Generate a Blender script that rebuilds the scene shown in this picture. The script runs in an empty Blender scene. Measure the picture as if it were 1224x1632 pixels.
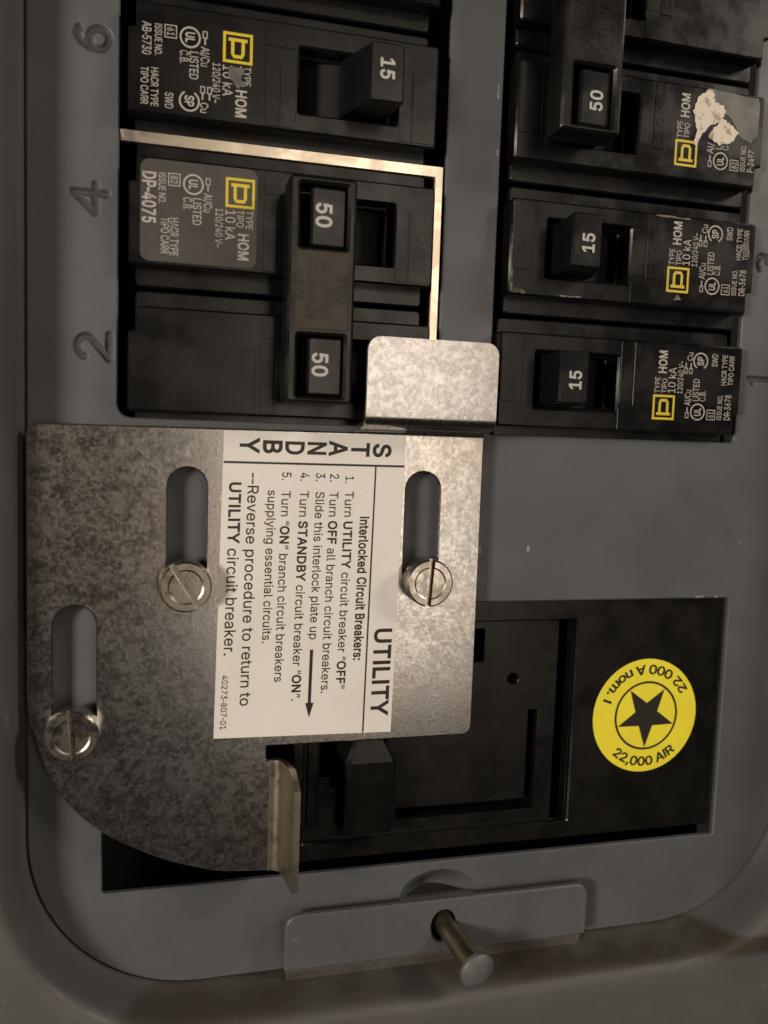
import bpy, math, random
from mathutils import Matrix, Vector
from mathutils.geometry import delaunay_2d_cdt

# All measures are millimetres in the panel's own frame: x right, y up, z out of the panel.
# World: (x, -z, y) / 1000, so the panel stands upright like on its wall.
S = 0.001
def W(x, y, z): return (x*S, -z*S, y*S)
random.seed(7)
R = math.radians
scene = bpy.context.scene
col = scene.collection

# ------------------------------------------------------------------ camera
def mat3(yaw, pitch, roll):
    return Matrix.Rotation(yaw, 3, 'Y') @ Matrix.Rotation(pitch, 3, 'X') @ Matrix.Rotation(roll, 3, 'Z')
cam_d = bpy.data.cameras.new('camera'); cam = bpy.data.objects.new('camera', cam_d); col.objects.link(cam)
TO_WORLD = Matrix(((1,0,0),(0,0,-1),(0,1,0)))
rot = TO_WORLD @ mat3(R(-14.968), R(-5.051), R(1.989))
cam.matrix_world = Matrix.Translation(W(0, 0, 163)) @ rot.to_4x4()
cam_d.sensor_fit = 'VERTICAL'; cam_d.sensor_height = 4.98; cam_d.sensor_width = 3.735
cam_d.lens = 4.98*1360/1632
cam_d.clip_start = 0.01; cam_d.clip_end = 20
cam_d.dof.use_dof = True; cam_d.dof.focus_distance = 0.168; cam_d.dof.aperture_fstop = 2.2
scene.camera = cam

# ------------------------------------------------------------------ light
world = bpy.data.worlds.new('World'); scene.world = world; world.use_nodes = True
bg = world.node_tree.nodes['Background']
bg.inputs[0].default_value = (1.0, 0.84, 0.70, 1); bg.inputs[1].default_value = 0.013
def lamp(name, pos, target, power, sx, sy, color):
    d = bpy.data.lights.new(name, 'AREA'); d.shape = 'RECTANGLE'; d.size = sx*S; d.size_y = sy*S
    d.energy = power; d.color = color
    o = bpy.data.objects.new(name, d); col.objects.link(o)
    p = Vector(W(*pos)); t = Vector(W(*target)); o.location = p
    o.rotation_euler = (t-p).to_track_quat('-Z', 'Y').to_euler()
    return o
lamp('room_lamp', (262, 70, 900), (30, 0, 0), 1.6, 320, 765, (1.0, 0.84, 0.68))
lamp('side_lamp', (-430, 30, 430), (40, 0, 0), 3.4, 120, 120, (1.0, 0.86, 0.72))
lamp('right_fill_lamp', (680, 380, 420), (50, 0, 0), 2.7, 160, 160, (1.0, 0.86, 0.72))  # fill added at the upper right to balance the side lamp's shadows
vs = scene.view_settings
vs.view_transform = 'Standard'; vs.look = 'None'; vs.exposure = 0.0; vs.gamma = 1.0; vs.use_curve_mapping = False
scene.render.engine = 'CYCLES'

# ------------------------------------------------------------------ materials
def nodes_of(name):
    m = bpy.data.materials.new(name); m.use_nodes = True
    nt = m.node_tree; b = nt.nodes['Principled BSDF']
    return m, nt, b
def N(nt, typ, **kw):
    n = nt.nodes.new(typ)
    for k, v in kw.items(): setattr(n, k, v)
    return n
def noise(nt, co, scale, detail=4, rough=0.55, dist=0.0):
    n = N(nt, 'ShaderNodeTexNoise'); n.inputs['Scale'].default_value = scale; n.inputs['Detail'].default_value = detail
    n.inputs['Roughness'].default_value = rough; n.inputs['Distortion'].default_value = dist
    nt.links.new(co, n.inputs['Vector']); return n.outputs['Fac']
def ramp(nt, fac, stops):
    r = N(nt, 'ShaderNodeValToRGB'); e = r.color_ramp.elements
    while len(e) < len(stops): e.new(0.5)
    for el, (p, c) in zip(e, stops):
        el.position = p; el.color = (c, c, c, 1) if not isinstance(c, tuple) else (*c, 1)
    nt.links.new(fac, r.inputs[0]); return r.outputs[0]
def mixc(nt, fac, a, b, blend='MIX'):
    m = N(nt, 'ShaderNodeMix', data_type='RGBA', blend_type=blend)
    for sock, v in ((m.inputs[0], fac), (m.inputs[6], a), (m.inputs[7], b)):
        if hasattr(v, 'node'): nt.links.new(v, sock)
        elif isinstance(v, tuple): sock.default_value = (*v, 1)
        else: sock.default_value = v
    return m.outputs[2]
def math_(nt, op, a, b=0.0, clamp=False):
    m = N(nt, 'ShaderNodeMath', operation=op, use_clamp=clamp)
    for i, v in enumerate((a, b)):
        if hasattr(v, 'node'): nt.links.new(v, m.inputs[i])
        else: m.inputs[i].default_value = v
    return m.outputs[0]
def maprange(nt, v, a, b, c=0.0, d=1.0):
    m = N(nt, 'ShaderNodeMapRange'); m.interpolation_type = 'SMOOTHSTEP'
    nt.links.new(v, m.inputs[0])
    for i, x in enumerate((a, b, c, d)): m.inputs[i+1].default_value = x
    return m.outputs[0]
def bump(nt, b, h, strength, dist):
    n = N(nt, 'ShaderNodeBump'); n.inputs['Strength'].default_value = strength; n.inputs['Distance'].default_value = dist
    nt.links.new(h, n.inputs['Height']); nt.links.new(n.outputs[0], b.inputs['Normal'])
def coord(nt): return N(nt, 'ShaderNodeTexCoord').outputs['Object']
def stretch(nt, co, sx, sy, sz, rz=0.0, ry=0.0):
    m = N(nt, 'ShaderNodeMapping'); m.inputs['Scale'].default_value = (sx, sy, sz); m.inputs['Rotation'].default_value = (0, ry, rz)
    nt.links.new(co, m.inputs[0]); return m.outputs[0]

def grey_paint(name, stain=False, tint=(0.090, 0.0965, 0.106)):
    m, nt, b = nodes_of(name); co = coord(nt)
    n1 = noise(nt, co, 35, 5); n2 = noise(nt, co, 900, 3)
    d = tuple(c*0.86 for c in tint); l = tuple(c*1.1 for c in tint)
    c = mixc(nt, maprange(nt, n1, 0.3, 0.7), d, l)
    sp = ramp(nt, noise(nt, co, 420, 2), [(0.0, 0.0), (0.70, 0.0), (0.76, 0.6)])   # dust specks
    c = mixc(nt, 1.0, c, ramp(nt, noise(nt, co, 2400, 3, 0.7), [(0.3, 0.84), (0.7, 1.0)]), 'MULTIPLY')   # fine grit in the enamel
    sc = ramp(nt, noise(nt, stretch(nt, co, 0.15, 1, 1, ry=0.35), 500, 2), [(0.0, 0.0), (0.74, 0.0), (0.79, 1.0)])
    c = mixc(nt, math_(nt, 'MULTIPLY', math_(nt, 'MULTIPLY', sc, maprange(nt, noise(nt, co, 45, 2), 0.5, 0.68)), 0.3), c, (0.22, 0.215, 0.205))   # light scratches
    c = mixc(nt, math_(nt, 'MULTIPLY', sp, 0.25), c, (0.32, 0.30, 0.27))
    if stain:
        sx = N(nt, 'ShaderNodeSeparateXYZ'); nt.links.new(co, sx.inputs[0])
        band = math_(nt, 'MULTIPLY', math_(nt, 'SUBTRACT', maprange(nt, sx.outputs[2], -0.1125, -0.1100), maprange(nt, sx.outputs[2], -0.1080, -0.1068), True), maprange(nt, sx.outputs[0], -0.03, 0.05, 0.55, 1.0))
        rust_shade = math_(nt, 'MULTIPLY', band, maprange(nt, noise(nt, co, 60, 6, 0.65), 0.30, 0.58, 0.35, 1.0), True)
        c = mixc(nt, math_(nt, 'MULTIPLY', rust_shade, 0.9), c, (0.030, 0.022, 0.013))  # rust stain, strengthened to paint in shade on the lower wall
        c = mixc(nt, math_(nt, 'MULTIPLY', maprange(nt, noise(nt, co, 22, 5), 0.45, 0.7), 0.35), c, (0.095, 0.082, 0.072))
    nt.links.new(c, b.inputs['Base Color'])
    r = maprange(nt, noise(nt, co, 120, 4), 0.3, 0.7, 0.42, 0.56); nt.links.new(r, b.inputs['Roughness'])
    bump(nt, b, n2, 0.12, 0.0002)
    return m
def black_plastic(name, base=(0.0042, 0.0043, 0.0047), rough=0.25, dust=0.07):
    m, nt, b = nodes_of(name); co = coord(nt)
    n1 = maprange(nt, noise(nt, co, 90, 6, 0.62), 0.45, 0.75)
    c = mixc(nt, math_(nt, 'MULTIPLY', n1, dust), base, (0.075, 0.070, 0.062))
    sc = ramp(nt, noise(nt, stretch(nt, co, 1, 1, 0.10, ry=0.5), 900, 2), [(0.0, 0.0), (0.735, 0.0), (0.78, 1.0)])   # scuffs
    sc2 = ramp(nt, noise(nt, stretch(nt, co, 0.12, 1, 1, ry=-0.2), 800, 2), [(0.0, 0.0), (0.75, 0.0), (0.79, 1.0)])
    s = math_(nt, 'MULTIPLY', math_(nt, 'ADD', sc, sc2, True), maprange(nt, noise(nt, co, 70, 2), 0.5, 0.68))
    c = mixc(nt, math_(nt, 'MULTIPLY', s, 0.35), c, (0.16, 0.15, 0.135))
    nt.links.new(c, b.inputs['Base Color'])
    r = maprange(nt, noise(nt, co, 150, 4), 0.3, 0.7, rough-0.06, rough+0.10); nt.links.new(r, b.inputs['Roughness'])
    bump(nt, b, noise(nt, co, 2600, 3), 0.07, 0.0001)
    b.inputs['Specular IOR Level'].default_value = 0.38
    return m
def metal(name, c1, c2, r0, r1, s1=90, s2=900, bumpk=0.12, aniso=None):
    m, nt, b = nodes_of(name); co = coord(nt)
    b.inputs['Metallic'].default_value = 1.0
    blot = noise(nt, co, s1, 6, 0.68, 0.6)
    if aniso: co2 = stretch(nt, co, *aniso)
    else: co2 = co
    fine = noise(nt, co2, s2, 4, 0.6)
    f = math_(nt, 'ADD', math_(nt, 'MULTIPLY', maprange(nt, blot, 0.32, 0.68), 0.6), math_(nt, 'MULTIPLY', fine, 0.4))
    nt.links.new(mixc(nt, f, c1, c2), b.inputs['Base Color'])
    nt.links.new(maprange(nt, f, 0.25, 0.8, r1, r0), b.inputs['Roughness'])
    bump(nt, b, fine, bumpk, 0.0002)
    return m
def zinc(name):
    m, nt, b = nodes_of(name); co = coord(nt)
    b.inputs['Metallic'].default_value = 1.0
    big = noise(nt, co, 26, 4, 0.55)
    blot = noise(nt, co, 380, 7, 0.74, 0.3)
    v = N(nt, 'ShaderNodeTexVoronoi'); v.inputs['Scale'].default_value = 1150; nt.links.new(co, v.inputs['Vector'])
    cell = N(nt, 'ShaderNodeSeparateColor'); nt.links.new(v.outputs['Color'], cell.inputs[0])
    fine = noise(nt, co, 1500, 4, 0.7)
    f = math_(nt, 'ADD', math_(nt, 'MULTIPLY', maprange(nt, blot, 0.25, 0.75), 0.36),
              math_(nt, 'ADD', math_(nt, 'MULTIPLY', maprange(nt, fine, 0.25, 0.75), 0.42), math_(nt, 'MULTIPLY', cell.outputs[0], 0.22)))
    warm = mixc(nt, f, (0.37, 0.338, 0.31), (0.61, 0.573, 0.535))
    cool = mixc(nt, f, (0.345, 0.35, 0.358), (0.595, 0.595, 0.585))
    c = mixc(nt, maprange(nt, big, 0.4, 0.62), warm, cool)
    fl = ramp(nt, noise(nt, stretch(nt, co, 1, 1, 0.25, ry=0.8), 1300, 1), [(0.0, 0.0), (0.72, 0.0), (0.76, 1.0)])
    c = mixc(nt, math_(nt, 'MULTIPLY', fl, 0.4), c, (0.9, 0.86, 0.8))
    nt.links.new(c, b.inputs['Base Color'])
    nt.links.new(maprange(nt, f, 0.25, 0.8, 0.285, 0.175), b.inputs['Roughness'])
    hgt = math_(nt, 'ADD', math_(nt, 'MULTIPLY', blot, 0.7), math_(nt, 'MULTIPLY', fine, 0.5))
    bump(nt, b, hgt, 0.07, 0.0003)
    return m
def flat(name, c, rough=0.5, vary=0.0, scale=200, bumpk=0.0, metallic=0.0):
    m, nt, b = nodes_of(name); co = coord(nt)
    b.inputs['Roughness'].default_value = rough; b.inputs['Metallic'].default_value = metallic
    n = maprange(nt, noise(nt, co, scale, 5, 0.6), 0.35, 0.7)
    nt.links.new(mixc(nt, n, c, tuple(x*(1-vary) for x in c)), b.inputs['Base Color'])
    if bumpk: bump(nt, b, noise(nt, co, 1800, 3), bumpk, 0.0001)
    return m
def paper_label(name):
    m, nt, b = nodes_of(name); co = coord(nt)
    n1 = maprange(nt, noise(nt, co, 40, 5), 0.45, 0.72)
    c = mixc(nt, math_(nt, 'MULTIPLY', n1, 0.5), (0.71, 0.705, 0.675), (0.60, 0.58, 0.53))
    sp = ramp(nt, noise(nt, co, 600, 2), [(0.0, 0.0), (0.76, 0.0), (0.82, 1.0)])
    c = mixc(nt, math_(nt, 'MULTIPLY', sp, 0.45), c, (0.30, 0.27, 0.23))
    nt.links.new(c, b.inputs['Base Color']); b.inputs['Roughness'].default_value = 0.42
    bump(nt, b, noise(nt, co, 1500, 3), 0.08, 0.0001)
    return m
def worn_print(name, c, wear=(0.62, 0.75), under=(0.03, 0.028, 0.026)):
    m, nt, b = nodes_of(name); co = coord(nt)
    n = maprange(nt, noise(nt, co, 700, 4, 0.7), *wear)
    nt.links.new(mixc(nt, math_(nt, 'MULTIPLY', n, 0.85), c, under), b.inputs['Base Color'])
    b.inputs['Roughness'].default_value = 0.5
    return m
M = dict(
    cover=grey_paint('grey_enamel_cover'), trim=grey_paint('grey_enamel_trim', True, (0.094, 0.094, 0.095)),
    black=black_plastic('black_moulded_plastic'), handle=black_plastic('handle_plastic', (0.0070, 0.0074, 0.0082), 0.27, 0.05),
    tie=black_plastic('tie_plastic', (0.0060, 0.0056, 0.0048), 0.28, 0.06),
    sheen_pad=black_plastic('tie_sheen_plastic', (0.034, 0.029, 0.020), 0.42, 0.2),  # brownish tone paints in the light reflected by the tie's middle
    mainb=black_plastic('main_breaker_plastic', (0.0050, 0.0049, 0.0046), 0.27, 0.04),
    groove_grey=flat('dark_grey_enamel', (0.042, 0.043, 0.046), 0.6, 0.4, 700), dark=flat('deep_interior', (0.006, 0.006, 0.006), 0.8, 0.3),
    zinc=zinc('zinc_plated_steel'),
    bend=metal('bend_zinc_highlight', (0.30, 0.262, 0.20), (0.50, 0.45, 0.36), 0.30, 0.42, 200, 1200, 0.10, (1, 1, 0.12)),  # warmer copy of the zinc, golden highlight put into the flange colour
    strip=metal('bare_strip_metal', (0.72, 0.63, 0.50), (0.92, 0.84, 0.71), 0.22, 0.32, 120, 900, 0.08, (0.15, 1, 1)),
    screw=metal('nickel_screw', (0.30, 0.275, 0.24), (0.56, 0.53, 0.47), 0.20, 0.34, 300, 1500, 0.06),
    brass=metal('yellow_zinc_pin', (0.17, 0.15, 0.10), (0.36, 0.32, 0.22), 0.35, 0.5, 200, 900, 0.15),
    pinhead=flat('painted_pin_head', (0.125, 0.128, 0.132), 0.5, 0.25, 400, 0.1),
    label=paper_label('white_vinyl_label'), ink=flat('black_ink', (0.018, 0.014, 0.012), 0.5),
    white=worn_print('white_breaker_print', (0.40, 0.38, 0.345), (0.56, 0.74)), whitenum=worn_print('white_handle_number', (0.43, 0.425, 0.41), (0.7, 0.85)),
    yellow=worn_print('yellow_breaker_print', (0.60, 0.465, 0.03), (0.62, 0.78)),
    greysticker=flat('grey_breaker_sticker', (0.062, 0.058, 0.054), 0.45, 0.25, 120, 0.05),
    sticker=flat('yellow_round_sticker', (0.86, 0.77, 0.045), 0.45, 0.08, 90),
    chip=flat('bare_chip', (0.30, 0.29, 0.27), 0.5, 0.4, 900), scuff=worn_print('pale_scuff', (0.17, 0.155, 0.135), (0.42, 0.62), (0.012, 0.011, 0.010)),
    torn=worn_print('torn_paper_residue', (0.66, 0.60, 0.50), (0.50, 0.66), (0.20, 0.17, 0.13)), peeled=flat('peeled_sticker_grey', (0.16, 0.155, 0.145), 0.6, 0.5, 260),
)

# ------------------------------------------------------------------ mesh helpers
def area(p): return 0.5*sum(p[i][0]*p[(i+1) % len(p)][1]-p[(i+1) % len(p)][0]*p[i][1] for i in range(len(p)))
def ccw(p): return list(p) if area(p) > 0 else list(reversed(p))
def inset(p, d):          # p CCW, d > 0 shrinks
    n = len(p); out = []
    for i in range(n):
        a, b, c = Vector(p[i-1]), Vector(p[i]), Vector(p[(i+1) % n])
        e1 = (b-a).normalized(); e2 = (c-b).normalized()
        n1 = Vector((-e1.y, e1.x)); n2 = Vector((-e2.y, e2.x)); m = n1+n2
        if m.length < 1e-6: m = n1
        else: m = m/max(m.dot(n1), 0.25)
        q = b+m*d; out.append((q.x, q.y))
    return out
def rrect(x0, x1, y0, y1, r=0.0, seg=5, corners=(1, 1, 1, 1)):
    # corners: BL, BR, TR, TL
    pts = []
    for k, (cx, cy, a) in enumerate(((x0, y0, 180), (x1, y0, 270), (x1, y1, 0), (x0, y1, 90))):
        if r <= 0 or not corners[k]: pts.append((cx, cy)); continue
        ox = cx + (r if cx == x0 else -r); oy = cy + (r if cy == y0 else -r)
        for i in range(seg+1):
            t = R(a+90*i/seg); pts.append((ox+r*math.cos(t), oy+r*math.sin(t)))
    return pts
def circle(cx, cy, r, n=32, a0=0.0): return [(cx+r*math.cos(a0+2*math.pi*i/n), cy+r*math.sin(a0+2*math.pi*i/n)) for i in range(n)]
def capsule(cx, y0, y1, w, n=10):
    r = w/2; p = [(cx+r*math.cos(math.pi*i/n), y1-r+r*math.sin(math.pi*i/n)) for i in range(n+1)]
    return p+[(cx-r*math.cos(math.pi*i/n), y0+r-r*math.sin(math.pi*i/n)) for i in range(n+1)]
def jag0(pts, k=3, amp=0.35, seed=1):
    rnd = random.Random(seed); out = []
    for i in range(len(pts)):
        a, b = pts[i], pts[(i+1) % len(pts)]
        for j in range(k):
            t = j/k; out.append((a[0]+(b[0]-a[0])*t+rnd.uniform(-amp, amp)*(1 if j else 0.4), a[1]+(b[1]-a[1])*t+rnd.uniform(-amp, amp)*(1 if j else 0.4)))
    return out
class MB:
    def __init__(s): s.v = []; s.f = []
    def add(s, v, f):
        o = len(s.v); s.v += [tuple(q) for q in v]; s.f += [tuple(i+o for i in t) for t in f]; return s
    def prism(s, outer, z0, z1, holes=(), ch=0.0, bottom=True, plain=()):
        outer = ccw(outer); nh = len(holes); holes = [ccw(h) for h in list(holes)+list(plain)]
        loops = [outer]+holes
        def inside(p, x, y):
            c = False
            for i in range(len(p)):
                (x0, y0), (x1, y1) = p[i], p[(i+1) % len(p)]
                if (y0 <= y) != (y1 <= y) and x0+(y-y0)/(y1-y0)*(x1-x0) > x: c = not c
            return c
        def cap(loops, z, up):
            pts = []; ed = []
            for l in loops:
                o = len(pts); pts += [Vector(p) for p in l]; ed += [(o+i, o+(i+1) % len(l)) for i in range(len(l))]
            v2, _, tri, *_r = delaunay_2d_cdt(pts, ed, [], 0, 1e-5)
            f = []
            for t in tri:
                a, b, c = (v2[i] for i in t)
                m = (a+b+c)/3
                if not inside(loops[0], m.x, m.y) or any(inside(h, m.x, m.y) for h in loops[1:]): continue
                ar = (b.x-a.x)*(c.y-a.y)-(b.y-a.y)*(c.x-a.x)
                f.append(tuple(t) if (ar > 0) == up else tuple(reversed(t)))
            s.add([(p.x, p.y, z) for p in v2], f)
        top = [inset(outer, ch)]+[inset(h, -ch) if k < nh else h for k, h in enumerate(holes)] if ch else loops
        cap(top, z1, True)
        if bottom: cap(loops, z0, False)
        for k, l in enumerate(loops):
            if k > nh: continue
            n = len(l); rings = [[(x, y, z0) for x, y in l], [(x, y, z1-ch) for x, y in l]]
            if ch: rings.append([(x, y, z1) for x, y in top[k]])
            v = [q for r_ in rings for q in r_]; f = []
            for j in range(len(rings)-1):
                for i in range(n):
                    a, b = j*n+i, j*n+(i+1) % n
                    q = (a, b, b+n, a+n); f.append(q if k == 0 else tuple(reversed(q)))
            s.add(v, f)
        return s
    def box(s, x0, x1, y0, y1, z0, z1, ch=0.0, r=0.0): return s.prism(rrect(x0, x1, y0, y1, r), z0, z1, (), ch)
    def loft(s, rings, closed_ends=True):
        n = len(rings[0]); v = [q for r_ in rings for q in r_]; f = []
        for j in range(len(rings)-1):
            for i in range(n):
                a, b = j*n+i, j*n+(i+1) % n; f.append((a, b, b+n, a+n))
        if closed_ends:
            f.append(tuple(reversed(range(n)))); f.append(tuple((len(rings)-1)*n+i for i in range(n)))
        return s.add(v, f)
    def build(s, name, mat, parent=None, loc=(0, 0, 0), smooth=32, fix=False):
        me = bpy.data.meshes.new(name)
        me.from_pydata([W(*q) for q in s.v], [], s.f)
        me.validate()
        if fix:
            import bmesh
            bm = bmesh.new(); bm.from_mesh(me); bmesh.ops.remove_doubles(bm, verts=bm.verts, dist=1e-7)
            bmesh.ops.recalc_face_normals(bm, faces=bm.faces); bm.to_mesh(me); bm.free()
        elif smooth:
            import bmesh
            bm = bmesh.new(); bm.from_mesh(me); bmesh.ops.remove_doubles(bm, verts=bm.verts, dist=1e-7); bm.to_mesh(me); bm.free()
        if smooth:
            me.shade_smooth(); me.set_sharp_from_angle(angle=R(smooth))
        me.materials.append(mat)
        o = bpy.data.objects.new(name, me); col.objects.link(o); o.parent = parent; o.location = W(*loc)
        return o
def empty(name, label, cat, loc=(0, 0, 0), turned=False, group=None):
    o = bpy.data.objects.new(name, None); col.objects.link(o); o.location = W(*loc); o.empty_display_size = 0.01
    if turned: o.rotation_euler = (0, math.pi, 0)
    o['label'] = label; o['category'] = cat
    if group: o['group'] = group
    return o
def tag(o, label, cat, group=None):
    o['label'] = label; o['category'] = cat
    if group: o['group'] = group
    return o

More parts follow.
